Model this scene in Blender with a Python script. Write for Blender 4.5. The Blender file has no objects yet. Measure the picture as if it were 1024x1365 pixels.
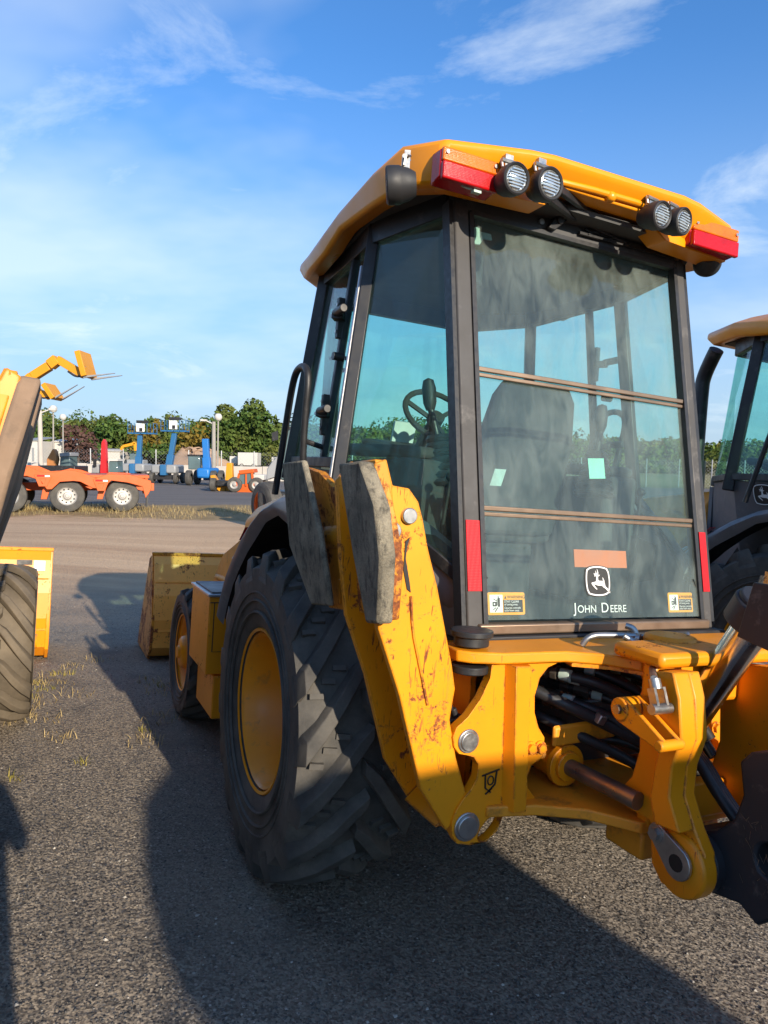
import bpy, bmesh, math, random
from mathutils import Vector, Matrix, Euler, Quaternion
from mathutils.geometry import tessellate_polygon
rnd = random.Random(7)
R = math.radians
S = bpy.context.scene
COL = S.collection

# ------------------------------------------------------------------ camera, light, sky
CAM_H = 1.824
cam_d = bpy.data.cameras.new('camera')
cam = bpy.data.objects.new('camera', cam_d); COL.objects.link(cam); S.camera = cam
cam_d.sensor_fit = 'HORIZONTAL'; cam_d.sensor_width = 36; cam_d.lens = 36*950/1024
cam_d.clip_start = 0.05; cam_d.clip_end = 2000
PITCH, ROLL = R(-4.0), R(1.05)
fwd = Vector((0, math.cos(PITCH), math.sin(PITCH))); up0 = Vector((0, -math.sin(PITCH), math.cos(PITCH))); rt0 = Vector((1, 0, 0))
rt = math.cos(ROLL)*rt0 + math.sin(ROLL)*up0
upv = -math.sin(ROLL)*rt0 + math.cos(ROLL)*up0
cam.matrix_world = Matrix(((rt.x, upv.x, -fwd.x, 0), (rt.y, upv.y, -fwd.y, 0), (rt.z, upv.z, -fwd.z, CAM_H), (0, 0, 0, 1)))

# the yard slopes gently: the row of backhoes stands on this tilted plane
ROOT = Vector((0.3575, 3.4008, 0.0))
ROT = Euler((-0.02729, 0.06361, 0.44428), 'XYZ')
M3 = ROT.to_matrix()
def m2w(p): return ROOT + M3 @ Vector(p)

SUN_EL, SUN_AZ = R(17.5), R(-3.5)
sd = M3 @ Vector((math.sin(SUN_AZ)*math.cos(SUN_EL), math.cos(SUN_AZ)*math.cos(SUN_EL), -math.sin(SUN_EL)))
sl = bpy.data.lights.new('sun', 'SUN'); sl.energy = 4.8; sl.angle = R(0.5); sl.color = (1.0, 0.86, 0.68)
so = bpy.data.objects.new('sun', sl); COL.objects.link(so)
so.rotation_euler = (-sd).to_track_quat('Z', 'Y').to_euler(); so.location = (0, -5, 30)

W = bpy.data.worlds.new('World'); S.world = W; W.use_nodes = True
def make_sky():
    nt = W.node_tree; n = nt.nodes; l = nt.links; n.clear()
    out = n.new('ShaderNodeOutputWorld'); bg = n.new('ShaderNodeBackground'); bg.inputs[1].default_value = 0.14
    sky = n.new('ShaderNodeTexSky'); sky.sky_type = 'NISHITA'; sky.sun_disc = False
    s = -sd; sky.sun_elevation = math.asin(s.z); sky.sun_rotation = math.atan2(s.x, s.y)
    sky.air_density = 1.0; sky.dust_density = 0.6; sky.ozone_density = 2.5
    hs = n.new('ShaderNodeMixRGB'); hs.blend_type = 'MULTIPLY'; hs.inputs[0].default_value = 1; hs.inputs[2].default_value = (0.46, 0.82, 1.16, 1)
    l.new(sky.outputs[0], hs.inputs[1])
    tc = n.new('ShaderNodeTexCoord'); sp = n.new('ShaderNodeSeparateXYZ'); l.new(tc.outputs['Generated'], sp.inputs[0])
    ad = n.new('ShaderNodeMath'); ad.operation = 'ADD'; ad.inputs[1].default_value = 0.22; l.new(sp.outputs[2], ad.inputs[0])
    mx = n.new('ShaderNodeMath'); mx.operation = 'MAXIMUM'; mx.inputs[1].default_value = 0.08; l.new(ad.outputs[0], mx.inputs[0])
    dx = n.new('ShaderNodeMath'); dx.operation = 'DIVIDE'; l.new(sp.outputs[0], dx.inputs[0]); l.new(mx.outputs[0], dx.inputs[1])
    dy = n.new('ShaderNodeMath'); dy.operation = 'DIVIDE'; l.new(sp.outputs[1], dy.inputs[0]); l.new(mx.outputs[0], dy.inputs[1])
    cb = n.new('ShaderNodeCombineXYZ'); l.new(dx.outputs[0], cb.inputs[0]); l.new(dy.outputs[0], cb.inputs[1])
    mp = n.new('ShaderNodeMapping'); mp.inputs['Scale'].default_value = (1.25, 1.6, 1); mp.inputs['Rotation'].default_value = (0, 0, R(18)); mp.inputs['Location'].default_value = (SKY_OFF[0], SKY_OFF[1], 0)
    l.new(cb.outputs[0], mp.inputs[0])
    nz = n.new('ShaderNodeTexNoise'); nz.inputs['Scale'].default_value = 1.25; nz.inputs['Detail'].default_value = 10; nz.inputs['Roughness'].default_value = 0.62; nz.inputs['Distortion'].default_value = 0.5
    l.new(mp.outputs[0], nz.inputs['Vector'])
    rp = n.new('ShaderNodeValToRGB'); rp.color_ramp.elements[0].position = 0.53; rp.color_ramp.elements[1].position = 0.84
    rp.color_ramp.elements[0].color = (0, 0, 0, 1); rp.color_ramp.elements[1].color = (0.75, 0.75, 0.75, 1); l.new(nz.outputs[0], rp.inputs[0])
    # thin veil of haze low over the horizon, all the way round
    ab = n.new('ShaderNodeMath'); ab.operation = 'ABSOLUTE'; l.new(sp.outputs[2], ab.inputs[0])
    hz = n.new('ShaderNodeMapRange'); hz.interpolation_type = 'SMOOTHSTEP'; hz.inputs['From Min'].default_value = -0.05; hz.inputs['From Max'].default_value = 0.50; hz.inputs['To Min'].default_value = 0.92; hz.inputs['To Max'].default_value = 0.0
    l.new(ab.outputs[0], hz.inputs['Value'])
    veil = n.new('ShaderNodeMixRGB'); veil.inputs[2].default_value = (2.5, 3.15, 3.95, 1); l.new(hz.outputs[0], veil.inputs[0]); l.new(hs.outputs[0], veil.inputs[1])
    # broad soft sheets of thin cloud behind the crisp wisps
    nb = n.new('ShaderNodeTexNoise'); nb.inputs['Scale'].default_value = 0.55; nb.inputs['Detail'].default_value = 5; nb.inputs['Roughness'].default_value = 0.6; mb_ = n.new('ShaderNodeMapping'); mb_.inputs['Location'].default_value = SHEET_OFF; l.new(mp.outputs[0], mb_.inputs[0]); l.new(mb_.outputs[0], nb.inputs['Vector'])
    rb = n.new('ShaderNodeMapRange'); rb.inputs['From Min'].default_value = 0.46; rb.inputs['From Max'].default_value = 0.72; rb.inputs['To Max'].default_value = 0.40; l.new(nb.outputs[0], rb.inputs['Value'])
    sh = n.new('ShaderNodeMath'); sh.operation = 'MAXIMUM'; l.new(rp.outputs[0], sh.inputs[0]); l.new(rb.outputs[0], sh.inputs[1])
    mix = n.new('ShaderNodeMixRGB'); mix.inputs[2].default_value = (5.3, 5.7, 5.8, 1)
    l.new(sh.outputs[0], mix.inputs[0]); l.new(veil.outputs[0], mix.inputs[1])
    l.new(mix.outputs[0], bg.inputs[0]); l.new(bg.outputs[0], out.inputs[0])
SKY_OFF = (4.4, 8.2); SHEET_OFF = (0, 5, 2)
make_sky()
S.view_settings.view_transform = 'Standard'; S.view_settings.look = 'None'; S.view_settings.gamma = 1; S.view_settings.exposure = 0.60
S.view_settings.use_curve_mapping = False
S.render.engine = 'CYCLES'; S.cycles.transparent_max_bounces = 24; S.cycles.max_bounces = 8; S.cycles.caustics_reflective = False; S.cycles.caustics_refractive = False

# ------------------------------------------------------------------ materials
def nodes(name):
    m = bpy.data.materials.new(name); m.use_nodes = True
    nt = m.node_tree; return m, nt, nt.nodes, nt.links, nt.nodes['Principled BSDF']
def mixc(n, l, fac, a, b):
    x = n.new('ShaderNodeMixRGB')
    if hasattr(fac, 'default_value') or hasattr(fac, 'links'): l.new(fac, x.inputs[0])
    else: x.inputs[0].default_value = fac
    for i, c in ((1, a), (2, b)):
        if isinstance(c, tuple): x.inputs[i].default_value = (*c, 1)
        else: l.new(c, x.inputs[i])
    return x.outputs[0]
def noise(n, l, scale, detail=4, rough=0.6, vec=None, stretch=None, dist=0):
    t = n.new('ShaderNodeTexNoise'); t.inputs['Scale'].default_value = scale; t.inputs['Detail'].default_value = detail
    t.inputs['Roughness'].default_value = rough; t.inputs['Distortion'].default_value = dist
    tc = n.new('ShaderNodeTexCoord'); v = tc.outputs['Object']
    if stretch:
        mp = n.new('ShaderNodeMapping'); mp.inputs['Scale'].default_value = stretch; l.new(v, mp.inputs[0]); v = mp.outputs[0]
    l.new(v, t.inputs['Vector']); return t.outputs[0]
def ramp(n, l, src, a, b, c0=0.0, c1=1.0):
    r = n.new('ShaderNodeMapRange'); r.inputs['From Min'].default_value = a; r.inputs['From Max'].default_value = b
    r.inputs['To Min'].default_value = c0; r.inputs['To Max'].default_value = c1; l.new(src, r.inputs['Value']); return r.outputs[0]
def bump(n, l, p, h, strength, dist=0.01):
    b = n.new('ShaderNodeBump'); b.inputs['Strength'].default_value = strength; b.inputs['Distance'].default_value = dist
    l.new(h, b.inputs['Height']); l.new(b.outputs[0], p.inputs['Normal'])
def mat(name, col, rough=0.5, metal=0.0, var=0.25, vscale=6.0, dirt=None, dirt_amt=0.0, dscale=9.0, bmp=0.0, bscale=120.0, spec=0.5):
    m, nt, n, l, p = nodes(name)
    v = noise(n, l, vscale, 6)
    dark = tuple(c*(1-var) for c in col); light = tuple(min(1, c*(1+var*0.6)) for c in col)
    c = mixc(n, l, ramp(n, l, v, 0.3, 0.7), dark, light)
    if dirt:
        d = noise(n, l, dscale, 8, 0.7)
        c = mixc(n, l, ramp(n, l, d, 0.62-dirt_amt*0.3, 0.78-dirt_amt*0.2, 0, 0.9), c, dirt)
    l.new(c, p.inputs['Base Color'])
    rr = ramp(n, l, noise(n, l, vscale*2.3, 5), 0.3, 0.7, max(0.02, rough-0.1), min(1, rough+0.12)); l.new(rr, p.inputs['Roughness'])
    p.inputs['Metallic'].default_value = metal; p.inputs['Specular IOR Level'].default_value = spec
    if bmp: bump(n, l, p, noise(n, l, bscale, 3), bmp, 0.004)
    return m
def worn_paint(name, col, amount=0.5, scr=0.5, edge=0.0):
    """paint with rust blotches, chips and long fine scratches"""
    m, nt, n, l, p = nodes(name)
    v = noise(n, l, 3.5, 5)
    c = mixc(n, l, ramp(n, l, v, 0.3, 0.7), tuple(x*0.88 for x in col), tuple(min(1, x*1.05) for x in col))
    big = noise(n, l, 5.0, 4, 0.55, dist=0.6); fine = noise(n, l, 38, 7, 0.75, dist=0.4)
    mul = n.new('ShaderNodeMath'); mul.operation = 'MULTIPLY'; l.new(big, mul.inputs[0]); l.new(fine, mul.inputs[1])
    rust = ramp(n, l, mul.outputs[0], 0.36-amount*0.10, 0.40-amount*0.08)
    def scratch(sc_, st, rot):
        t = n.new('ShaderNodeTexNoise'); t.inputs['Scale'].default_value = sc_; t.inputs['Detail'].default_value = 3; t.inputs['Distortion'].default_value = 1.0
        tc = n.new('ShaderNodeTexCoord'); mp = n.new('ShaderNodeMapping'); mp.inputs['Rotation'].default_value = rot; mp.inputs['Scale'].default_value = st
        l.new(tc.outputs['Object'], mp.inputs[0]); l.new(mp.outputs[0], t.inputs['Vector']); return ramp(n, l, t.outputs[0], 0.69-scr*0.05, 0.705-scr*0.05)
    q1 = scratch(15, (7, 7, 0.8), (0.2, R(28), 0.3)); q2 = scratch(12, (6, 6, 0.9), (0.1, R(-52), 0.2)); q3 = scratch(18, (5, 5, 1.0), (0.3, R(80), 0.1))
    mk = ramp(n, l, noise(n, l, 4.2, 3, 0.5), 0.45, 0.58)
    x1 = n.new('ShaderNodeMath'); x1.operation = 'MAXIMUM'; l.new(q1, x1.inputs[0]); l.new(q2, x1.inputs[1])
    a1 = n.new('ShaderNodeMath'); a1.operation = 'MULTIPLY'; l.new(x1.outputs[0], a1.inputs[0]); l.new(mk, a1.inputs[1]); a1 = a1.outputs[0]
    mk2 = ramp(n, l, noise(n, l, 3.1, 3, 0.5, stretch=(1.3, 1.3, 1)), 0.50, 0.60)
    a2 = n.new('ShaderNodeMath'); a2.operation = 'MULTIPLY'; l.new(q3, a2.inputs[0]); l.new(mk2, a2.inputs[1]); a2 = a2.outputs[0]
    ad = n.new('ShaderNodeMath'); ad.operation = 'MAXIMUM'; l.new(a1, ad.inputs[0]); l.new(a2, ad.inputs[1])
    tot = n.new('ShaderNodeMath'); tot.operation = 'MAXIMUM'; l.new(rust, tot.inputs[0]); l.new(ad.outputs[0], tot.inputs[1])
    if edge:
        bv = n.new('ShaderNodeBevel'); bv.samples = 4; bv.inputs['Radius'].default_value = 0.012; ge = n.new('ShaderNodeNewGeometry'); dt = n.new('ShaderNodeVectorMath'); dt.operation = 'DOT_PRODUCT'
        l.new(bv.outputs[0], dt.inputs[0]); l.new(ge.outputs['Normal'], dt.inputs[1]); ew = ramp(n, l, dt.outputs['Value'], 0.97, 0.85)
        em = n.new('ShaderNodeMath'); em.operation = 'MULTIPLY'; l.new(ew, em.inputs[0]); l.new(ramp(n, l, noise(n, l, 26, 6, 0.7), 0.50-edge*0.08, 0.56-edge*0.08), em.inputs[1])
        t2 = n.new('ShaderNodeMath'); t2.operation = 'MAXIMUM'; l.new(tot.outputs[0], t2.inputs[0]); l.new(em.outputs[0], t2.inputs[1]); tot = t2
    rc = mixc(n, l, ramp(n, l, noise(n, l, 70, 4), 0.35, 0.65), (0.10, 0.028, 0.010), (0.30, 0.085, 0.018))
    c = mixc(n, l, tot.outputs[0], c, rc)
    l.new(c, p.inputs['Base Color'])
    l.new(ramp(n, l, tot.outputs[0], 0, 1, 0.42, 0.85), p.inputs['Roughness'])
    inv = n.new('ShaderNodeMath'); inv.operation = 'SUBTRACT'; inv.inputs[0].default_value = 1; l.new(tot.outputs[0], inv.inputs[1])
    bump(n, l, p, inv.outputs[0], 0.35, 0.003)
    return m
def glass_mat(name, tint, dirt=0.0, spec=1.0):
    """thin sheet: tinted see-through, Fresnel reflection, dust streaks that scatter the sun"""
    m = bpy.data.materials.new(name); m.use_nodes = True; nt = m.node_tree; n = nt.nodes; l = nt.links; n.clear()
    out = n.new('ShaderNodeOutputMaterial'); tr = n.new('ShaderNodeBsdfTransparent'); tr.inputs[0].default_value = (*tint, 1)
    gl = n.new('ShaderNodeBsdfGlossy'); gl.inputs['Roughness'].default_value = 0.015; gl.inputs[0].default_value = (spec, spec, spec, 1)
    ge = n.new('ShaderNodeNewGeometry'); dt = n.new('ShaderNodeVectorMath'); dt.operation = 'DOT_PRODUCT'; l.new(ge.outputs['Normal'], dt.inputs[0]); l.new(ge.outputs['Incoming'], dt.inputs[1])
    ab = n.new('ShaderNodeMath'); ab.operation = 'ABSOLUTE'; l.new(dt.outputs['Value'], ab.inputs[0])
    om = n.new('ShaderNodeMath'); om.operation = 'SUBTRACT'; om.inputs[0].default_value = 1; l.new(ab.outputs[0], om.inputs[1])
    pw = n.new('ShaderNodeMath'); pw.operation = 'POWER'; pw.inputs[1].default_value = 5; l.new(om.outputs[0], pw.inputs[0])
    fr = n.new('ShaderNodeMath'); fr.operation = 'MULTIPLY_ADD'; fr.inputs[1].default_value = 0.55; fr.inputs[2].default_value = 0.035; l.new(pw.outputs[0], fr.inputs[0])
    mx = n.new('ShaderNodeMixShader'); l.new(fr.outputs[0], mx.inputs[0]); l.new(tr.outputs[0], mx.inputs[1]); l.new(gl.outputs[0], mx.inputs[2])
    last = mx
    df = n.new('ShaderNodeBsdfDiffuse'); df.inputs[0].default_value = (0.34, 0.385, 0.36, 1)
    a = noise(n, l, 9.0, 8, 0.66, stretch=(1.6, 1.6, 0.6), dist=0.6); b = noise(n, l, 2.2, 3, 0.5)
    mu = n.new('ShaderNodeMath'); mu.operation = 'MULTIPLY'; l.new(a, mu.inputs[0]); l.new(b, mu.inputs[1])
    fac = ramp(n, l, mu.outputs[0], 0.17, 0.33, dirt*0.28, dirt*0.85)
    m2 = n.new('ShaderNodeMixShader'); l.new(fac, m2.inputs[0]); l.new(last.outputs[0], m2.inputs[1]); l.new(df.outputs[0], m2.inputs[2])
    l.new(m2.outputs[0], out.inputs[0]); return m
YEL = (0.80, 0.282, 0.004)
M = {}
M['yellow'] = worn_paint('yellow_paint', YEL, 0.10, -0.6, 0.35)
M['roof'] = mat('roof_paint', YEL, 0.34, 0, 0.07, 2.0)
M['dusty_yellow'] = mat('dusty_yellow_paint', (0.78, 0.29, 0.012), 0.55, 0, 0.16, 4, dirt=(0.16, 0.07, 0.02), dirt_amt=0.25, dscale=10, bmp=0.06)
M['worn'] = worn_paint('scratched_yellow_paint', (0.80, 0.295, 0.004), 0.46, 1.1, 1.0)
M['rusty'] = worn_paint('rusty_yellow_paint', (0.66, 0.25, 0.012), 1.25, 1.0)
M['bucket_in'] = worn_paint('bucket_paint', (0.98, 0.41, 0.07), 0.36, 0.4)
M['rim'] = mat('rim_paint', (0.82, 0.30, 0.004), 0.42, 0, 0.12, 3, dirt=(0.35, 0.17, 0.04), dirt_amt=0.15)
M['black'] = mat('black_metal', (0.018, 0.018, 0.020), 0.45, 0, 0.3, 8, dirt=(0.10, 0.09, 0.08), dirt_amt=0.2)
M['blackplastic'] = mat('black_plastic', (0.022, 0.022, 0.024), 0.55, 0, 0.2, 9)
M['boom'] = mat('dark_boom_paint', (0.020, 0.021, 0.026), 0.55, 0, 0.2, 3, dirt=(0.13, 0.11, 0.10), dirt_amt=0.15, dscale=16, bmp=0.1)
M['post'] = mat('post_grey', (0.055, 0.052, 0.050), 0.60, 0, 0.16, 5, dirt=(0.14, 0.13, 0.12), dirt_amt=0.2)
M['header'] = mat('header_dark_grey', (0.070, 0.070, 0.072), 0.6, 0, 0.2, 7, dirt=(0.15, 0.14, 0.13), dirt_amt=0.2)
M['grey'] = mat('fender_grey', (0.15, 0.15, 0.16), 0.50, 0, 0.12, 4, dirt=(0.24, 0.23, 0.21), dirt_amt=0.18, bmp=0.05, bscale=300)
M['rubber'] = mat('rubber_hose', (0.026, 0.026, 0.027), 0.42, 0, 0.2, 20)
M['steel'] = mat('zinc_steel', (0.42, 0.42, 0.41), 0.38, 0.9, 0.25, 20)
M['chrome'] = mat('chrome_rod', (0.78, 0.77, 0.75), 0.16, 1.0, 0.1, 8)
M['greyrod'] = mat('oily_rod', (0.22, 0.19, 0.16), 0.35, 0.8, 0.25, 14)
M['rail'] = mat('bronze_rail', (0.26, 0.185, 0.13), 0.42, 0.6, 0.15, 6)
M['silver'] = mat('silver_trim', (0.40, 0.40, 0.42), 0.35, 0.7, 0.1, 6)
M['interior'] = mat('cab_trim', (0.045, 0.047, 0.048), 0.8, 0, 0.2, 5)
M['seat'] = mat('seat_cloth', (0.035, 0.037, 0.038), 0.9, 0, 0.3, 20)
M['headliner'] = mat('headliner', (0.07, 0.072, 0.074), 0.9, 0, 0.1, 5)
M['white'] = mat('white_print', (0.80, 0.80, 0.78), 0.5, 0, 0.03)
M['print_black'] = mat('black_print', (0.012, 0.012, 0.012), 0.5, 0, 0.05)
M['emblem'] = mat('emblem_dark', (0.030, 0.029, 0.026), 0.5, 0, 0.15, 40)
M['sticker_orange'] = mat('sticker_orange', (0.86, 0.36, 0.03), 0.5, 0, 0.04)
M['label_orange'] = mat('label_orange', (0.56, 0.175, 0.075), 0.7, 0, 0.05)
M['mint'] = mat('tag_mint', (0.36, 0.80, 0.62), 0.6, 0, 0.05)
M['tag'] = mat('tag_pale', (0.45, 0.58, 0.52), 0.6, 0, 0.1, 60)
M['glass'] = glass_mat('tinted_glass', (0.77, 0.945, 0.91), 0.05)
M['rear_glass'] = glass_mat('dusty_rear_glass', (0.86, 0.96, 0.94), 0.21)
M['dark_glass'] = glass_mat('dark_lower_glass', (0.30, 0.42, 0.45), 0.05)
def lens(name, col, em=0.0, rough=0.15):
    m, nt, n, l, p = nodes(name)
    tc = n.new('ShaderNodeTexCoord'); w = n.new('ShaderNodeTexWave'); w.inputs['Scale'].default_value = 60; w.inputs['Distortion'].default_value = 0
    w.bands_direction = 'X'; l.new(tc.outputs['Object'], w.inputs[0])
    w2 = n.new('ShaderNodeTexWave'); w2.inputs['Scale'].default_value = 60; w2.bands_direction = 'Z'; l.new(tc.outputs['Object'], w2.inputs[0])
    a = n.new('ShaderNodeMath'); a.operation = 'ADD'; l.new(w.outputs[1], a.inputs[0]); l.new(w2.outputs[1], a.inputs[1])
    c = mixc(n, l, ramp(n, l, noise(n, l, 14, 3), 0.35, 0.7), tuple(x*0.75 for x in col), col); l.new(c, p.inputs['Base Color'])
    p.inputs['Roughness'].default_value = rough; p.inputs['Coat Weight'].default_value = 0.3; p.inputs['Specular IOR Level'].default_value = 0.3; p.inputs['Coat Roughness'].default_value = 0.05
    bump(n, l, p, a.outputs[0], 0.25, 0.002); return m
M['red_lens'] = lens('red_lens', (0.50, 0.004, 0.006)); M['amber_lens'] = lens('amber_lens', (0.85, 0.17, 0.008))
M['reflector'] = lens('red_reflector', (0.58, 0.005, 0.008), rough=0.4)
M['lamp'] = mat('lamp_glass', (0.62, 0.62, 0.60), 0.12, 0.75, 0.25, 30)
def rubber_tyre(name, col, dust, amt):
    m, nt, n, l, p = nodes(name)
    v = noise(n, l, 4, 7, 0.65); f = noise(n, l, 60, 5, 0.7)
    c = mixc(n, l, ramp(n, l, v, 0.35, 0.7, 0, amt), col, dust)
    c = mixc(n, l, ramp(n, l, f, 0.45, 0.75, 0, 0.45), c, tuple(x*1.5 for x in col)); l.new(c, p.inputs['Base Color'])
    p.inputs['Roughness'].default_value = 0.72; p.inputs['Specular IOR Level'].default_value = 0.35
    bump(n, l, p, f, 0.35, 0.004); return m
M['tyre'] = rubber_tyre('tyre_rubber', (0.042, 0.041, 0.039), (0.155, 0.142, 0.122), 0.8)
M['tyre_dusty'] = rubber_tyre('dusty_tyre_rubber', (0.085, 0.070, 0.052), (0.19, 0.155, 0.11), 0.9)
def pad_mat():
    m, nt, n, l, p = nodes('laminated_pad_rubber')
    a = noise(n, l, 30, 10, 0.75, stretch=(1, 1, 0.40), dist=0.2); b = noise(n, l, 7, 5, 0.6); f = noise(n, l, 160, 5, 0.8)
    c = mixc(n, l, ramp(n, l, b, 0.35, 0.65), (0.22, 0.195, 0.145), (0.46, 0.40, 0.29))
    c = mixc(n, l, ramp(n, l, a, 0.49, 0.62, 0, 0.8), c, (0.055, 0.052, 0.046))
    c = mixc(n, l, ramp(n, l, f, 0.40, 0.70, 0, 0.5), c, (0.10, 0.095, 0.08))
    l.new(c, p.inputs['Base Color']); p.inputs['Roughness'].default_value = 0.92; p.inputs['Specular IOR Level'].default_value = 0.2
    ad = n.new('ShaderNodeMath'); ad.operation = 'ADD'; l.new(a, ad.inputs[0]); l.new(f, ad.inputs[1]); bump(n, l, p, ad.outputs[0], 0.8, 0.012); return m
M['pad'] = pad_mat()
M['pad_brown'] = mat('clay_caked_pad', (0.25, 0.165, 0.105), 0.9, 0, 0.3, 5, dirt=(0.10, 0.075, 0.055), dirt_amt=0.3, bmp=0.3, bscale=40)

# ------------------------------------------------------------------ mesh builder
class MB:
    def __init__(s): s.v = []; s.f = []; s.mi = []; s.cur = 0
    def _add(s, vs, fs):
        o = len(s.v); s.v += [tuple(p) for p in vs]
        for f in fs: s.f.append(tuple(i+o for i in f)); s.mi.append(s.cur)
        return s
    def box(s, c, d, rot=None):
        hx, hy, hz = d[0]/2, d[1]/2, d[2]/2
        vs = [Vector((x, y, z)) for x in (-hx, hx) for y in (-hy, hy) for z in (-hz, hz)]
        if rot is not None:
            q = Euler(rot).to_matrix(); vs = [q @ v for v in vs]
        vs = [v+Vector(c) for v in vs]
        return s._add(vs, [(0, 1, 3, 2), (4, 6, 7, 5), (0, 4, 5, 1), (2, 3, 7, 6), (0, 2, 6, 4), (1, 5, 7, 3)])
    def bar(s, a, b, w, d, side=(1, 0, 0)):
        """rectangular bar a->b, w across 'side', d across the other way"""
        a, b = Vector(a), Vector(b); ax = (b-a).normalized(); sx = Vector(side); sx = (sx-ax*sx.dot(ax)).normalized(); sy = ax.cross(sx)
        vs = [p+sx*(i*w/2)+sy*(j*d/2) for p in (a, b) for i, j in ((-1, -1), (1, -1), (1, 1), (-1, 1))]
        return s._add(vs, [(3, 2, 1, 0), (4, 5, 6, 7)]+[(i, (i+1) % 4, 4+(i+1) % 4, 4+i) for i in range(4)])
    def prism(s, poly, ext, holes=()):
        """polygon (3D, planar) with optional holes, extruded by vector ext"""
        poly = [Vector(p) for p in poly]; e = Vector(ext); loops = [poly]+[[Vector(p) for p in h] for h in holes]
        allv = [p for lp in loops for p in lp]; n = len(allv)
        nrm = Vector((0, 0, 0))
        for i in range(len(poly)):
            a, b = poly[i], poly[(i+1) % len(poly)]; nrm += a.cross(b)
        flip = nrm.dot(e) > 0
        if not holes and len(poly) <= 4: tris = [tuple(range(len(poly)))]
        else:
            tris = []
            for t in tessellate_polygon(loops):
                a, b, c = (allv[i] for i in t)
                tris.append(tuple(t) if (b-a).cross(c-a).dot(nrm) > 0 else tuple(reversed(t)))
        fs = []
        for t in tris:
            fs.append(tuple(reversed(t)) if flip else tuple(t)); tt = tuple(i+n for i in t); fs.append(tt if flip else tuple(reversed(tt)))
        o = 0
        for k, lp in enumerate(loops):
            m = len(lp); ln = Vector((0, 0, 0))
            for i in range(m): ln += lp[i].cross(lp[(i+1) % m])
            same = ln.dot(nrm) > 0
            fl = flip if k == 0 else (not flip if same else flip)
            for i in range(m):
                q = (o+i, o+(i+1) % m, o+n+(i+1) % m, o+n+i); fs.append(q if fl else tuple(reversed(q)))
            o += m
        return s._add(allv+[p+e for p in allv], fs)
    def cyl(s, a, b, r0, r1=None, n=16):
        r1 = r0 if r1 is None else r1; a, b = Vector(a), Vector(b); ax = (b-a).normalized()
        u = ax.orthogonal().normalized(); w = ax.cross(u)
        vs = [p+(u*math.cos(t)+w*math.sin(t))*r for p, r in ((a, r0), (b, r1)) for t in (2*math.pi*i/n for i in range(n))]
        return s._add(vs, [tuple(reversed(range(n))), tuple(range(n, 2*n))]+[(i, (i+1) % n, n+(i+1) % n, n+i) for i in range(n)])
    def tube(s, pts, r, n=10, smooth=0):
        pts = [Vector(p) for p in pts]
        for _ in range(smooth):
            q = [pts[0]]
            for i in range(len(pts)-1): q += [pts[i]*0.75+pts[i+1]*0.25, pts[i]*0.25+pts[i+1]*0.75]
            pts = q+[pts[-1]]
        rings = []; u = None
        for i, p in enumerate(pts):
            t = (pts[min(i+1, len(pts)-1)]-pts[max(i-1, 0)]).normalized()
            u = t.orthogonal().normalized() if u is None else (u-t*u.dot(t)).normalized()
            w = t.cross(u); rr = r(i/(len(pts)-1)) if callable(r) else r
            rings.append([p+(u*math.cos(a)+w*math.sin(a))*rr for a in (2*math.pi*k/n for k in range(n))])
        vs = [p for g in rings for p in g]; fs = [tuple(reversed(range(n))), tuple(range(len(vs)-n, len(vs)))]
        for j in range(len(rings)-1):
            for i in range(n): fs.append((j*n+i, j*n+(i+1) % n, (j+1)*n+(i+1) % n, (j+1)*n+i))
        return s._add(vs, fs)
    def lathe(s, prof, o=(0, 0, 0), ax=(1, 0, 0), n=48):
        """prof: (along axis, radius)"""
        o, ax = Vector(o), Vector(ax).normalized(); u = ax.orthogonal().normalized(); w = ax.cross(u); m = len(prof)
        vs = [o+ax*h+(u*math.cos(t)+w*math.sin(t))*max(r, 1e-4) for t in (2*math.pi*i/n for i in range(n)) for h, r in prof]
        fs = [(i*m+j, i*m+j+1, ((i+1) % n)*m+j+1, ((i+1) % n)*m+j) for i in range(n) for j in range(m-1)]
        return s._add(vs, fs)
    def loft(s, rings, closed=True, caps=True):
        n = len(rings[0]); vs = [p for g in rings for p in g]; fs = []
        for j in range(len(rings)-1):
            for i in range(n if closed else n-1): fs.append((j*n+i, j*n+(i+1) % n, (j+1)*n+(i+1) % n, (j+1)*n+i))
        if caps: fs += [tuple(reversed(range(n))), tuple(range(len(vs)-n, len(vs)))]
        return s._add(vs, fs)
    def sphere(s, c, r, n=8):
        rings = []
        for j in range(1, n):
            t = math.pi*j/n; rings.append([(c[0]+r*math.sin(t)*math.cos(2*math.pi*i/(2*n)), c[1]+r*math.sin(t)*math.sin(2*math.pi*i/(2*n)), c[2]-r*math.cos(t)) for i in range(2*n)])
        return s.loft(rings)
    def mirror(s):
        """add the mirror image in X"""
        nv = len(s.v); nf = len(s.f); s.v += [(-x, y, z) for x, y, z in s.v[:nv]]
        for i in range(nf): s.f.append(tuple(j+nv for j in reversed(s.f[i]))); s.mi.append(s.mi[i])
        return s
    def shift(s, d): s.v = [(x+d[0], y+d[1], z+d[2]) for x, y, z in s.v]; return s
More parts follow.
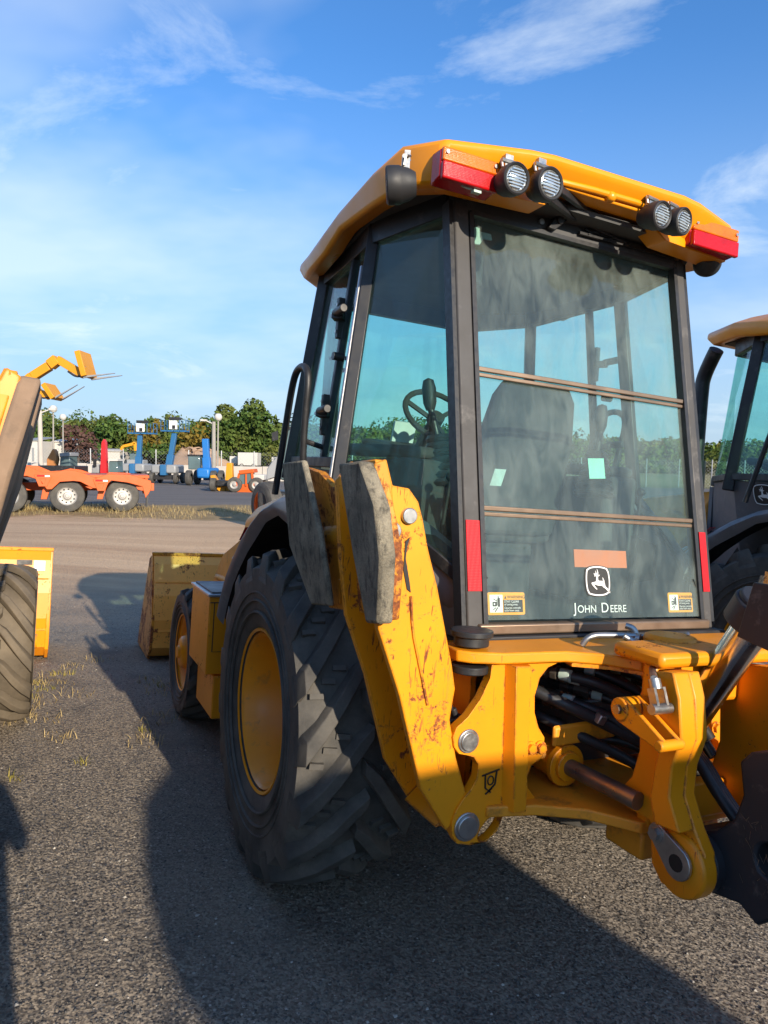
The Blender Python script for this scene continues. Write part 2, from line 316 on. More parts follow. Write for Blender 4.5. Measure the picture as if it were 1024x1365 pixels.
    def build(s, name, m, parent=None, smooth=True, bevel=0.0, ang=38, fix=True):
        me = bpy.data.meshes.new(name); me.from_pydata(s.v, [], s.f); ms = m if isinstance(m, (list, tuple)) else [m]
        for x in ms: me.materials.append(x)
        me.polygons.foreach_set('material_index', s.mi)
        if fix:
            bm = bmesh.new(); bm.from_mesh(me); bmesh.ops.recalc_face_normals(bm, faces=bm.faces); bm.to_mesh(me); bm.free()
        if smooth:
            me.polygons.foreach_set('use_smooth', [True]*len(me.polygons))
            me.set_sharp_from_angle(angle=R(ang))
        me.update()
        o = bpy.data.objects.new(name, me); COL.objects.link(o)
        if parent is not None: o.parent = parent
        if bevel:
            b = o.modifiers.new('bevel', 'BEVEL'); b.width = bevel; b.segments = 2; b.limit_method = 'ANGLE'; b.angle_limit = R(40); b.use_clamp_overlap = True
        return o
def mirx(pts): return [(-x, y, z) for x, y, z in pts]
def lerp(a, b, t): return tuple(a[i]+(b[i]-a[i])*t for i in range(3))
def tag(o, label=None, cat=None, group=None, kind=None):
    if label: o['label'] = label
    if cat: o['category'] = cat
    if group: o['group'] = group
    if kind: o['kind'] = kind
    return o
def empty(name, loc=(0, 0, 0), rot=(0, 0, 0), label=None, cat=None, group=None):
    o = bpy.data.objects.new(name, None); COL.objects.link(o); o.location = loc; o.rotation_euler = rot; o.empty_display_size = 0.2
    return tag(o, label, cat, group)
def copy_tree(o, parent=None):
    c = o.copy(); COL.objects.link(c)
    if parent is not None: c.parent = parent
    for ch in list(o.children): copy_tree(ch, c)
    return c
def text_mb(body, size, extrude=0.0, align='LEFT', space=1.0):
    cu = bpy.data.curves.new('lettering', 'FONT'); cu.body = body; cu.size = size; cu.extrude = extrude; cu.align_x = align; cu.space_character = space
    o = bpy.data.objects.new('lettering', cu); COL.objects.link(o)
    dg = bpy.context.evaluated_depsgraph_get(); dg.update(); me = bpy.data.meshes.new_from_object(o.evaluated_get(dg))
    bpy.data.objects.remove(o); bpy.data.curves.remove(cu)
    v = [tuple(x.co) for x in me.vertices]; f = [tuple(p.vertices) for p in me.polygons]; bpy.data.meshes.remove(me); return v, f

# ------------------------------------------------------------------ the backhoe loader (machine frame: x right, y forward, z up)
def rear_y(z, off=0.0): return -0.933+0.1842*(z-1.197)+off
def RP(x, z, off=0.0): return (x, rear_y(z, off), z)
def B(z): t = (z-1.79)/1.01; return (-0.80+0.12*t, -0.24+0.073*t, z)
def F(z): t = (z-1.85)/0.90; return (-0.735+0.095*t, 0.57-0.07*t, z)
def Wd(z): t = (z-1.85)/0.90; return (-0.46+0.05*t, 0.93-0.08*t, z)
def mx_(p): return (-p[0], p[1], p[2])

def lug_mesh(Rt, hw, side, k, wang, hgt):
    mb = MB(); rings = []
    # down the shoulder first, then across the tread to just past the centre line
    st = [(hw*1.035, Rt-0.16*Rt/0.7, -0.10), (hw*1.05, Rt-0.085*Rt/0.7, -0.05), (hw*1.0, Rt-0.030, 0.0), (hw*0.72, Rt-0.012, 0.28), (hw*0.45, Rt-0.002, 0.55), (hw*0.2, Rt, 0.80), (-hw*0.06, Rt, 1.0)]
    for i, (a, rt_, s) in enumerate(st):
        th = k*s; w = wang*(1.05-0.25*max(0, s)); base = rt_-hgt*(1.35 if i > 1 else 0.7); ring = []
        if i == len(st)-1: w *= 0.7
        for dw, rr in ((-0.62, base), (-0.42, rt_-0.004), (-0.36, rt_), (0.30, rt_), (0.36, rt_-0.004), (0.58, base)):
            t = th+dw*w; ring.append((side*a, -rr*math.cos(t), rr*math.sin(t)))
        rings.append(ring)
    mb.loft(rings, closed=True)
    me_o = mb.build('tread_lug', M['tyre'], bevel=0); me = me_o.data; bpy.data.objects.remove(me_o); return me
def stub_meshes(Rt, hw, side, k):
    """three little raised bars lying between two lugs"""
    out = []
    for a, s, off in ((0.74, 0.26, 0.20), (0.55, 0.45, 0.19), (0.36, 0.62, 0.18)):
        mb = MB(); th = k*s+off*0.85; r0 = Rt-0.046-0.014*a; mb.box((side*hw*a, -r0*math.cos(th), r0*math.sin(th)), (0.050, 0.022, 0.020), (-th, 0, side*0.25))
        o = mb.build('tread_stub', M['tyre']); out.append(o.data); bpy.data.objects.remove(o)
    return out
LUGS = {}
def lugs_for(Rt, hw, n, k, wang, hgt):
    key = (Rt, hw)
    if key not in LUGS: LUGS[key] = [lug_mesh(Rt, hw, sd, k, wang, hgt) for sd in (-1, 1)]
    return LUGS[key]
def make_wheel(root, c, Rt, hw, rr, n, k, wang, hgt, side, phase, kind):
    """wheel (the rim) > tyre, tread lugs"""
    s = side
    rim = MB()
    ho = hw*0.86
    if kind == 'rear':
        prof = [(ho+0.012, rr*0.985), (ho+0.018, rr*1.02), (ho+0.002, rr*1.04), (ho-0.02, rr*1.02), (ho-0.02, rr*0.975), (ho+0.004, rr*0.965), (ho-0.012, rr*0.93), (ho-0.06, rr*0.90), (ho-0.075, rr*0.865), (ho-0.15, rr*0.855), (ho-0.165, rr*0.82), (ho-0.27, rr*0.80), (ho-0.285, rr*0.72), (ho-0.262, rr*0.62), (ho-0.262, rr*0.44), (ho-0.24, rr*0.42), (ho-0.19, rr*0.40), (ho-0.17, rr*0.36), (ho-0.165, rr*0.20), (ho-0.13, rr*0.18), (ho-0.12, 0.001)]
    else:
        prof = [(ho+0.006, rr*0.985), (ho+0.012, rr*1.02), (ho-0.004, rr*1.04), (ho-0.02, rr*0.96), (ho-0.04, rr*0.90), (ho-0.09, rr*0.86), (ho-0.10, rr*0.80), (ho-0.055, rr*0.66), (ho-0.045, rr*0.48), (ho-0.02, rr*0.46), (ho+0.01, rr*0.42), (ho+0.025, rr*0.36), (ho+0.03, rr*0.18), (ho+0.045, rr*0.15), (ho+0.045, 0.001)]
    back = [(-ho, 0.001), (-ho+0.10, rr*0.5), (-ho+0.05, rr*0.85), (-ho, rr*0.95), (-ho-0.01, rr*1.02)]
    rim.lathe([(s*a, r) for a, r in prof], n=56); rim.lathe([(s*a, r) for a, r in back], n=40)
    w = rim.build('wheel', M['rim'], root); w.location = c
    ty = MB(); e = 0.02
    tp = [(-ho, rr*1.0), (-ho-0.02, rr*1.06), (-hw*0.99, rr*1.06+(Rt-rr)*0.22), (-hw*1.05, rr+(Rt-rr)*0.50), (-hw*1.04, rr+(Rt-rr)*0.74), (-hw*0.98, Rt-0.085), (-hw*0.80, Rt-0.062), (-hw*0.4, Rt-0.053), (0, Rt-0.050)]
    tp = tp+[(-a, r) for a, r in reversed(tp[:-1])]
    ty.lathe(tp, n=72)
    for q in (0.16, 0.30, 0.40):  # moulded rings on the outer sidewall
        r0 = rr*1.06+(Rt-rr)*q; a0 = s*hw*(1.00+0.10*q)
        ty.lathe([(a0-s*0.006, r0-0.007), (a0+s*0.004, r0-0.003), (a0+s*0.004, r0+0.003), (a0-s*0.006, r0+0.007)], n=56)
    ty.build('tyre', M['tyre'], w)
    pair = lugs_for(Rt, hw, n, k, wang, hgt)
    for i in range(n):
        for j in (0, 1):
            if True:
                o = bpy.data.objects.new('tread_lug', pair[j]); COL.objects.link(o); o.parent = w; bv = o.modifiers.new('bevel', 'BEVEL'); bv.width = 0.010; bv.segments = 2; bv.limit_method = 'ANGLE'; bv.angle_limit = R(35)
                o.rotation_euler = (-(2*math.pi*(i+0.5*j)/n+phase), 0, 0)
    if kind != 'rear':
        bt = MB()
        for i in range(8):
            t = 2*math.pi*i/8; bt.cyl((s*(ho-0.05), rr*0.57*math.cos(t), rr*0.57*math.sin(t)), (s*(ho-0.03), rr*0.57*math.cos(t), rr*0.57*math.sin(t)), 0.014, n=6)
        bt.build('wheel_bolts', M['rim'], w)
    return w

DEER = [(0.37, 0.64), (0.44, 0.66), (0.44, 0.60), (0.43, 0.52), (0.41, 0.49), (0.33, 0.475), (0.26, 0.46), (0.25, 0.43), (0.30, 0.37), (0.40, 0.285), (0.44, 0.255), (0.455, 0.275), (0.385, 0.35), (0.335, 0.41), (0.37, 0.415), (0.46, 0.385), (0.56, 0.375), (0.64, 0.375), (0.70, 0.325), (0.78, 0.285), (0.88, 0.20), (0.93, 0.15), (0.945, 0.20), (0.88, 0.27), (0.80, 0.335), (0.765, 0.375), (0.755, 0.435), (0.735, 0.475), (0.745, 0.51), (0.70, 0.60), (0.675, 0.625), (0.685, 0.56), (0.70, 0.50), (0.66, 0.515), (0.58, 0.515), (0.52, 0.52), (0.505, 0.56), (0.505, 0.64), (0.56, 0.665), (0.585, 0.695), (0.53, 0.685), (0.515, 0.70), (0.525, 0.76), (0.50, 0.84), (0.475, 0.86), (0.495, 0.78), (0.485, 0.73), (0.455, 0.73), (0.44, 0.79), (0.42, 0.82), (0.425, 0.76), (0.42, 0.725), (0.385, 0.715), (0.36, 0.75), (0.355, 0.72), (0.37, 0.69), (0.435, 0.685), (0.43, 0.675), (0.38, 0.675)]
def rr_outline(e=0.0):
    """bulging emblem shield outline in the unit square, inset by e"""
    pts = []
    for (ax, ay), (bx, by), (nx, ny) in (((0.07, 0.12), (0.93, 0.12), (0, -0.07)), ((0.93, 0.12), (0.93, 0.90), (0.055, 0)), ((0.93, 0.90), (0.07, 0.90), (0, 0.07)), ((0.07, 0.90), (0.07, 0.12), (-0.055, 0))):
        for i in range(7):
            t = (i+0.35)/7.3; b = 4*t*(1-t); pts.append((ax+(bx-ax)*t+nx*b, ay+(by-ay)*t+ny*b))
    return [(0.5+(x-0.5)*(1-2*e), 0.51+(y-0.51)*(1-2*e)) for x, y in pts]
def emblem(o, ux, uy, un, w, h, parent):
    """leaping deer badge: dark plate, pale border line, pale deer; o is the lower left corner"""
    o, ux, uy, un = Vector(o), Vector(ux), Vector(uy), Vector(un)
    P = lambda x, y, d: o+ux*(x*w)+uy*(y*h)+un*d
    mb = MB(); mb.cur = 0; mb.prism([P(x, y, 0) for x, y in rr_outline(0)], un*0.003)
    mb.cur = 1; mb.prism([P(x, y, 0.0032) for x, y in rr_outline(0.03)], un*0.001, [[P(x, y, 0.0032) for x, y in rr_outline(0.072)]])
    mb.prism([P(x, y, 0.0032) for x, y in DEER], un*0.001)
    return mb.build('deer_emblem', [M['emblem'], M['white']], parent, smooth=False)
def sticker(o, ux, uy, un, w, h, parent):
    o, ux, uy, un = Vector(o), Vector(ux), Vector(uy), Vector(un)
    P = lambda x, y, d=0.0: o+ux*(x*w)+uy*(y*h)+un*d
    q = lambda x0, y0, x1, y1, d: [P(x0, y0, d), P(x1, y0, d), P(x1, y1, d), P(x0, y1, d)]
    mb = MB(); c = 0.03
    mb.prism([P(c, 0), P(1-c, 0), P(1, 2*c), P(1, 1-2*c), P(1-c, 1), P(c, 1), P(0, 1-2*c), P(0, 2*c)], un*0.0012)
    mb.cur = 1; mb.prism(q(0.06, 0.11, 0.40, 0.89, 0.0014), un*0.0006)
    mb.cur = 2; mb.prism(q(0.42, 0.11, 0.94, 0.67, 0.0014), un*0.0006)
    # pictogram: a bucket, a frame and impact strokes
    for a in ((0.13, 0.38, 0.24, 0.44), (0.13, 0.52, 0.24, 0.58), (0.13, 0.44, 0.16, 0.52), (0.20, 0.44, 0.24, 0.52), (0.27, 0.36, 0.325, 0.76), (0.245, 0.42, 0.26, 0.72)): mb.prism(q(*a, 0.0022), un*0.0005)
    for x0, y0, x1, y1 in ((0.15, 0.72, 0.24, 0.62), (0.14, 0.22, 0.22, 0.33), (0.19, 0.14, 0.27, 0.34), (0.28, 0.84, 0.285, 0.74)):
        d = Vector((y0-y1, x1-x0)).normalized()*0.012; mb.prism([P(x0-d.x, y0-d.y, 0.0022), P(x1-d.x, y1-d.y, 0.0022), P(x1+d.x, y1+d.y, 0.0022), P(x0+d.x, y0+d.y, 0.0022)], un*0.0005)
    mb.prism([P(0.445, 0.72, 0.0014), P(0.505, 0.72, 0.0014), P(0.475, 0.86, 0.0014)], un*0.0005)
    def tx(body, x, y, size, mi):
        v, f = text_mb(body, size); mb.cur = mi; mb._add([P(x, y, 0.0022)+ux*a[0]+uy*a[1] for a in v], f)
    tx('WARNING', 0.52, 0.725, h*0.20, 2); tx('STAY CLEAR', 0.44, 0.54, h*0.145, 1); tx('of swing area.', 0.44, 0.42, h*0.135, 1); tx('Operate controls', 0.44, 0.27, h*0.125, 1); tx('only from seat.', 0.44, 0.15, h*0.135, 1)
    return mb.build('warning_sticker', [M['sticker_orange'], M['white'], M['print_black']], parent, smooth=False)

def work_lamp(root, c, d, r=0.062, flat=False):
    """round rubber-bodied work lamp: body > glass lens, mounting bracket"""
    d = Vector(d).normalized(); c = Vector(c)
    b = MB(); b.lathe([(-0.085, 0.001), (-0.085, r*0.62), (-0.06, r*0.85), (-0.035, r*0.95), (-0.030, r*1.0), (0.0, r*1.02), (0.012, r*1.0), (0.016, r*0.92), (0.012, r*0.82), (0.002, r*0.80)], c, d, 28)
    o = b.build('work_lamp', M['blackplastic'], root)
    g = MB(); g.lathe([(0.003, r*0.84), (0.009, r*0.78), (0.011, r*0.74), (0.006, r*0.72), (0.011, r*0.5), (0.014, 0.001)], c, d, 28)
    for i in range(-3, 4):
        u = Vector((0, 0, 1)); u = (u-d*u.dot(d)).normalized(); s = d.cross(u); hw = math.sqrt(max(0.0, (r*0.68)**2-(i*r*0.18)**2))
        g.bar(c+d*0.014+u*(i*r*0.18)-s*hw, c+d*0.014+u*(i*r*0.18)+s*hw, 0.004, 0.003, side=u)
    g.build('lamp_lens', M['lamp'], o)
    k = MB(); u = Vector((0, 0, 1)); s = d.cross(u).normalized()
    for j in (-1, 1):
        k.tube([c-d*0.04+s*(j*r*0.5)+u*r*0.85, c-d*0.045+s*(j*r*0.55)+u*(r*1.35), c-d*0.06+s*(j*r*0.2)+u*(r*1.45)], 0.005, 6)
    k.cyl(c-d*0.04+s*(r*0.6)+u*(r*1.3), c-d*0.04-s*(r*0.6)+u*(r*1.3), 0.008, n=8)
    k.bar(c-d*0.05+u*r*0.6, c-d*0.05+u*(r*1.75), r*0.6, 0.02, side=s)
    k.build('lamp_bracket', M['steel'], o); return o

def tail_lamp(root, x0, x1, y, z0, z1, yb):
    """two-tone tail lamp: amber upper lens, red lower lens on a red case"""
    zm = z0+(z1-z0)*0.56
    b = MB(); b.prism([(x0, y+0.012, z0+0.01), (x0, y+0.012, z1-0.004), (x0, yb, z1), (x0, yb, z0)], (x1-x0, 0, 0)); o = b.build('tail_lamp', M['red_lens'], root, bevel=0.006)
    r = MB(); r.box(((x0+x1)/2, y+0.004, (z0+zm)/2), (abs(x1-x0)*0.98, 0.020, (zm-z0)*0.96)); r.build('red_lens', M['red_lens'], o, bevel=0.005)
    a = MB(); a.box(((x0+x1)/2, y+0.007, (z1+zm)/2), (abs(x1-x0)*0.98, 0.018, (z1-zm)*0.96)); a.build('amber_lens', M['amber_lens'], o, bevel=0.005)
    for x in (x0+(x1-x0)*0.07, x1-(x1-x0)*0.07): sc = MB(); sc.cyl((x, y-0.002, zm+0.028), (x, y-0.008, zm+0.028), 0.007, n=10); sc.build('lens_screw', M['steel'], o)
    return o

STAB_PIN = (-0.667,-1.130,0.634)
def make_stabiliser(root, mirror):
    """stabiliser (the channel arm, hinged on its pin) > pads, shoes, pins"""
    rp = [(-1.015,-1.120,1.742),(-0.990,-1.120,1.668),(-0.936,-1.120,1.663),(-0.903,-1.120,1.626),(-0.885,-1.120,1.578),(-0.860,-1.120,1.488),(-0.821,-1.120,1.379),(-0.790,-1.120,1.272),(-0.750,-1.120,1.134),(-0.734,-1.120,1.064),(-0.746,-1.120,0.968),(-0.715,-1.120,0.850),(-0.672,-1.120,0.740),(-0.680,-1.120,0.671),(-0.733,-1.120,0.625),(-0.832,-1.120,0.767),(-0.924,-1.120,1.053),(-1.006,-1.120,1.250),(-1.037,-1.120,1.423),(-1.067,-1.120,1.678)]
    fx = (lambda p: (-p[0], p[1], p[2])) if mirror else (lambda p: p)
    pin = Vector(fx(STAB_PIN)); sx = -1 if mirror else 1
    def done(mb, name, m, par, **k):
        mb.v = [tuple(Vector(fx(p))-pin) for p in mb.v]; return mb.build(name, m, par, **k)
    fl = [(x, -0.875, z) for x, y, z in rp]
    a = MB(); a.prism(rp, (0, 0.03, 0)); a.prism(fl, (0, 0.025, 0))
    for i in range(2, 14):  # web along the inner edge
        p, q = Vector(rp[i]), Vector(rp[i+1]); p.y = q.y = -1.09; a.prism([p, q, (q.x-0.022, q.y, q.z), (p.x-0.022, p.y, p.z)], (0, 0.215, 0))
    arm = done(a, 'stabiliser', M['worn'], root, bevel=0.004); arm.location = pin
    # welded cheek plate, raised seam, slot and pins on the head
    h = MB()
    h.prism([(-1.054,-1.125,1.726),(-1.019,-1.125,1.742),(-0.995,-1.125,1.670),(-0.977,-1.125,1.554),(-0.950,-1.125,1.479),(-0.958,-1.125,1.359),(-0.979,-1.125,1.281),(-1.007,-1.125,1.337),(-1.041,-1.125,1.552)], (0, 0.014, 0)); done(h, 'head_plate', M['rusty'], arm, bevel=0.004)
    s = MB(); s.prism([(-0.939,-1.124,1.508),(-0.925,-1.124,1.521),(-0.933,-1.124,1.495),(-0.935,-1.124,1.458),(-0.918,-1.124,1.392),(-0.911,-1.124,1.359),(-0.924,-1.124,1.368),(-0.940,-1.124,1.425)], (0, 0.008, 0)); done(s, 'head_slot', M['print_black'], arm)
    for k, ((cx, cy, cz), r) in enumerate((((-0.988,-1.130,1.537), 0.028), ((-0.935,-1.130,1.583), 0.024))):
        b = MB(); b.cyl((cx, cy-0.006, cz), (cx, cy+0.05, cz), r, n=20); done(b, 'pin', M['steel'], arm, bevel=0.003)
    rg = MB(); c0 = (-0.978,-1.135,1.495)
    rg.tube([(c0[0]+0.018*math.cos(t), c0[1], c0[2]+0.024*math.sin(t)) for t in (i*2*math.pi/14 for i in range(15))], 0.004, 6); done(rg, 'lynch_ring', M['rusty'], arm)
    w = MB(); w.tube([(-0.910,-1.124,1.348), (-0.898,-1.124,1.248), (-0.871,-1.124,1.158), (-0.830,-1.124,1.021)], 0.004, 6, 1); done(w, 'weld_seam', M['rusty'], arm)
    # pad carrier: two cheek plates, boss and the lower cross bar
    c = MB()
    c.prism([(-1.040,-0.463,1.728), (-1.040,-0.625,1.710), (-1.030,-0.829,1.626), (-1.000,-0.791,1.533), (-0.980,-0.748,1.380), (-0.970,-0.723,1.259), (-0.970,-0.626,1.243), (-1.010,-0.557,1.465)], (0.03, 0, 0))
    c.cyl((-0.970,-0.600,1.480), (-0.950,-0.933,1.516), 0.055, n=20)
    c.prism([(-0.980,-0.622,1.333), (-0.980,-0.929,1.377), (-0.960,-0.914,1.261), (-0.960,-0.603,1.229)], (0.05, 0, 0))
    c.prism([(-1.045,-0.997,1.738), (-1.045,-1.104,1.740), (-1.020,-1.156,1.576), (-1.000,-1.182,1.447), (-0.990,-1.156,1.286), (-0.990,-1.058,1.264)], (0.03, 0, 0))
    done(c, 'pad_carrier', M['rusty'], arm, bevel=0.004)
    pads = ([(-1.100,-0.955,1.725), (-1.100,-1.113,1.731), (-1.085,-1.211,1.604), (-1.065,-1.222,1.475), (-1.040,-1.179,1.279), (-1.035,-1.087,1.264), (-1.070,-1.037,1.463)],
            [(-1.100,-0.387,1.738), (-1.100,-0.626,1.744), (-1.075,-0.756,1.513), (-1.055,-0.799,1.360), (-1.035,-0.797,1.267), (-1.035,-0.620,1.243), (-1.070,-0.445,1.434)])
    for p, th in zip(pads, (0.05, 0.022)):
        b = MB()
        b.prism(p, (th, 0, 0)); done(b, 'rubber_pad', M['pad'], arm, bevel=0.009)
    return arm

def make_backhoe():
    root = empty('backhoe_loader', ROOT, ROT)
    # ---- wheels
    for s in (-1, 1):
        make_wheel(root, (s*0.80, 0, 0.69), 0.70, 0.232, 0.338, 17, 0.46, 0.160, 0.056, s, 0.06, 'rear')
        make_wheel(root, (s*0.80, 2.17, 0.455), 0.465, 0.165, 0.262, 15, 0.50, 0.19, 0.030, s, 0.1, 'front')
    # ---- chassis, axles, engine hood
    c = MB(); c.box((0, 0.9, 0.78), (0.62, 3.6, 0.30)); c.cyl((-0.62, 0, 0.69), (0.62, 0, 0.69), 0.15); c.box((0, 0, 0.69), (0.4, 0.5, 0.5)); c.build('chassis', M['black'], root, bevel=0.02)
    c = MB(); c.cyl((-0.68, 2.17, 0.455), (0.68, 2.17, 0.455), 0.075); c.box((0, 2.17, 0.5), (0.3, 0.3, 0.3)); c.build('front_axle', M['dusty_yellow'], root, bevel=0.01)
    h = MB(); rings = []
    for y, w, z0, z1 in ((1.0, 0.44, 0.95, 1.72), (2.0, 0.42, 0.95, 1.62), (2.75, 0.40, 0.92, 1.50), (2.95, 0.36, 0.92, 1.36)):
        rings.append([(-w, y, z0), (w, y, z0), (w, y, z1-0.12), (w-0.10, y, z1), (-w+0.10, y, z1), (-w, y, z1-0.12)])
    h.loft(rings); hood = h.build('engine_hood', M['yellow'], root, bevel=0.02)
    g = MB()
    for s in (-1, 1):
        for k in range(7): g.box((s*0.437, 1.35+k*0.10, 1.30), (0.012, 0.05, 0.30))
    g.build('vent_slats', M['black'], hood)
    e = MB(); e.tube([(-0.30, 1.25, 1.55), (-0.30, 1.25, 2.52), (-0.30, 1.23, 2.62), (-0.33, 1.14, 2.74), (-0.34, 1.10, 2.79)], 0.055, 14, 2); e.cyl((-0.30, 1.25, 1.6), (-0.30, 1.25, 1.95), 0.072); ex = e.build('exhaust_stack', M['black'], root)
    # ---- loader arms and front bucket
    for s in (-1, 1):
        a = MB(); a.prism([(s*0.50, 0.95, 1.45), (s*0.50, 1.20, 1.55), (s*0.50, 2.6, 1.12), (s*0.50, 3.25, 0.62), (s*0.50, 3.45, 0.40), (s*0.50, 3.30, 0.30), (s*0.50, 2.4, 0.88), (s*0.50, 1.1, 1.28)], (s*0.10, 0, 0)); a.build('loader_arm', M['dusty_yellow'], root, bevel=0.008)
        a = MB(); a.cyl((s*0.62, 1.4, 0.95), (s*0.62, 2.2, 0.95), 0.05); a.cyl((s*0.62, 2.2, 0.95), (s*0.60, 2.75, 0.92), 0.025); a.build('lift_cylinder', M['dusty_yellow'], root)
    bx0, bx1 = -0.945, 1.03
    b = MB()
    prof = [(3.86, 0.985), (3.80, 0.90), (3.72, 0.62), (3.70, 0.40), (3.74, 0.14), (3.86, 0.04), (4.55, 0.02)]
    outer = [(bx0, y, z) for y, z in prof]; inner = [(bx0, y+0.02, z+0.012) for y, z in prof]
    for i in range(len(prof)-1): b.prism([outer[i], outer[i+1], inner[i+1], inner[i]], (bx1-bx0, 0, 0))
    bk = b.build('loader_bucket', M['bucket_in'], root, ang=10)
    for x in (bx0-0.012, bx1-0.013):
        b = MB(); b.prism([(x, 3.87, 0.985), (x, 3.69, 0.40), (x, 3.74, 0.12), (x, 3.86, 0.02), (x, 4.58, 0.02), (x, 4.50, 0.20), (x, 4.05, 0.93)], (0.025, 0, 0)); b.build('bucket_side', M['rusty'], bk, bevel=0.004)
    b = MB(); b.box(((bx0+bx1)/2, 3.87, 0.99), (bx1-bx0+0.03, 0.05, 0.03)); b.build('bucket_lip', M['rusty'], bk, bevel=0.004)
    for x in (-0.40, 0.48):
        b = MB(); b.prism([(x, 3.85, 0.96), (x, 3.68, 0.62), (x, 3.66, 0.36), (x, 3.72, 0.36), (x, 3.75, 0.62)], (0.022, 0, 0)); b.build('bucket_rib', M['rusty'], bk)
    b = MB(); b.box(((bx0+bx1)/2, 3.735, 0.30), (bx1-bx0-0.02, 0.05, 0.018)); b.box(((bx0+bx1)/2, 3.762, 0.74), (bx1-bx0-0.02, 0.03, 0.012)); b.build('bucket_stiffener', M['bucket_in'], bk)
    # ---- step box between the wheels
    for s in (-1, 1):
        b = MB(); b.box((s*0.79, 1.46, 0.765), (0.40, 0.52, 0.46)); b.box((s*0.775, 1.46, 0.39), (0.32, 0.46, 0.26)); sb = b.build('side_box', M['yellow'], root, bevel=0.008)
        b = MB(); b.box((s*0.79, 1.46, 1.003), (0.42, 0.55, 0.016)); b.build('box_lid', M['silver'], sb, bevel=0.004)
        b = MB(); b.box((s*0.79, 1.46, 1.015), (0.37, 0.49, 0.012)); b.build('tread_mat', M['grey'], sb)
        b = MB(); b.tube([(s*0.985, 1.197, 0.96), (s*0.65, 1.197, 0.96)], 0.003, 5); b.tube([(s*0.96, 1.197, 0.96), (s*0.96, 1.197, 0.67), (s*0.90, 1.197, 0.67), (s*0.80, 1.197, 0.85)], 0.003, 5); b.build('lid_seam', M['print_black'], sb)
    # ---- cab floor, lower body
    c = MB(); c.prism([(-0.56, -0.90, 1.04), (0.56, -0.90, 1.04), (0.56, 0.9, 1.04), (-0.56, 0.9, 1.04)], (0, 0, 0.14)); c.build('cab_floor', M['interior'], root, bevel=0.01)
    for s in (-1, 1):
        c = MB()
        low = [(-0.575, -0.88, 1.16), (-0.57, -0.24, 1.16), (-0.58, 0.56, 1.16), (-0.42, 0.95, 1.16)]
        top = [RP(-0.575, 1.36, 0.03), (-0.79, -0.22, 1.73), (-0.735, 0.56, 1.77), (-0.45, 0.95, 1.77)]
        if s > 0: low = mirx(low); top = mirx(top)
        for i in range(3):
            o = Vector((0.03*(-s), 0, 0)); c.loft([[low[i], low[i+1], top[i+1], top[i]], [Vector(low[i])-o*-1, Vector(low[i+1])-o*-1, Vector(top[i+1])-o*-1, Vector(top[i])-o*-1]])
        c.build('cab_side_panel', M['grey'], root, bevel=0.003)
    c = MB(); c.prism([(-0.45, 0.95, 1.16), (0.45, 0.95, 1.16), (0.45, 0.95, 1.74), (-0.45, 0.95, 1.74)], (0, 0.03, 0)); c.build('cab_front_panel', M['grey'], root)
    # ---- fenders
    ys = [0.93, 0.88, 0.78, 0.66, 0.52, 0.36, 0.18, 0.0, -0.18, -0.36, -0.52, -0.68, -0.86]
    zt = [0.97, 1.07, 1.20, 1.305, 1.405, 1.495, 1.565, 1.605, 1.625, 1.61, 1.57, 1.50, 1.40]
    xo = [-1.0]*8+[-0.965, -0.88, -0.77, -0.665, -0.545]
    lip = [0.055]*8+[0.14, 0.17, 0.17, 0.17, 0.16]
    for s in (-1, 1):
        f = MB(); ln = MB(); rings = []; lr = []
        for i in range(len(ys)):
            nrm = 1.0 if i > 6 else 0.6
            xi = max(xo[i]+0.30, -0.74) if i < 8 else [-0.78, -0.74, -0.69, -0.62, -0.52][i-8]
            zi = zt[i]+(0.04 if i < 8 else [0.06, 0.06, 0.06, 0.05, 0.03][i-8])
            dy = -lip[i]*0.75 if i < 6 else 0
            P = [(xo[i], ys[i]+dy, zt[i]-lip[i]), (xo[i]-0.012, ys[i]+dy*0.6, zt[i]-lip[i]*0.6), (xo[i], ys[i], zt[i]-0.02), (xo[i]+0.03, ys[i], zt[i]), (xi, ys[i], zi)]
            Q = [(x+0.02, y-(0.02 if i < 6 else 0), z-0.022) for x, y, z in reversed(P)]
            ring = P+Q
            if s > 0: ring = mirx(ring)
            rings.append(ring)
            lq = [(xo[i]+0.03, ys[i]-(0.035 if i < 6 else 0), zt[i]-0.035), (xi+0.02, ys[i]-(0.035 if i < 6 else 0), zi-0.035), (xi+0.02, ys[i]-0.05, zi-0.05), (xo[i]+0.03, ys[i]-0.05, zt[i]-0.05)]
            lr.append(mirx(lq) if s > 0 else lq)
        f.loft(rings); fd = f.build('fender', M['grey'], root, ang=50)
        ln.loft(lr); ln.prism([(s*0.60, 0.9, 0.85), (s*0.60, 0.5, 1.45), (s*0.60, 0.0, 1.62), (s*0.60, -0.6, 1.5), (s*0.60, -0.6, 0.9)], (s*0.01, 0, 0)); ln.build('fender_liner', M['print_black'], fd)
        if s < 0:
            d = MB(); q = [(-0.99, 0.60, 1.368), (-0.99, 0.50, 1.437), (-0.94, 0.50, 1.440), (-0.94, 0.60, 1.372)]
            d.prism([(x, y, z+0.006) for x, y, z in q], (0, 0.002, 0.002)); d.build('red_decal', M['red_lens'], fd)
            d = MB(); d.tube([(-0.985, 0.735, 1.268), (-0.975, 0.70, 1.300), (-0.95, 0.70, 1.302), (-0.945, 0.715, 1.288), (-0.955, 0.73, 1.275)], 0.004, 6, 1); d.build('white_numeral', M['white'], fd)
    # ---- cab posts
    zr0, zr1 = 1.19, 2.76
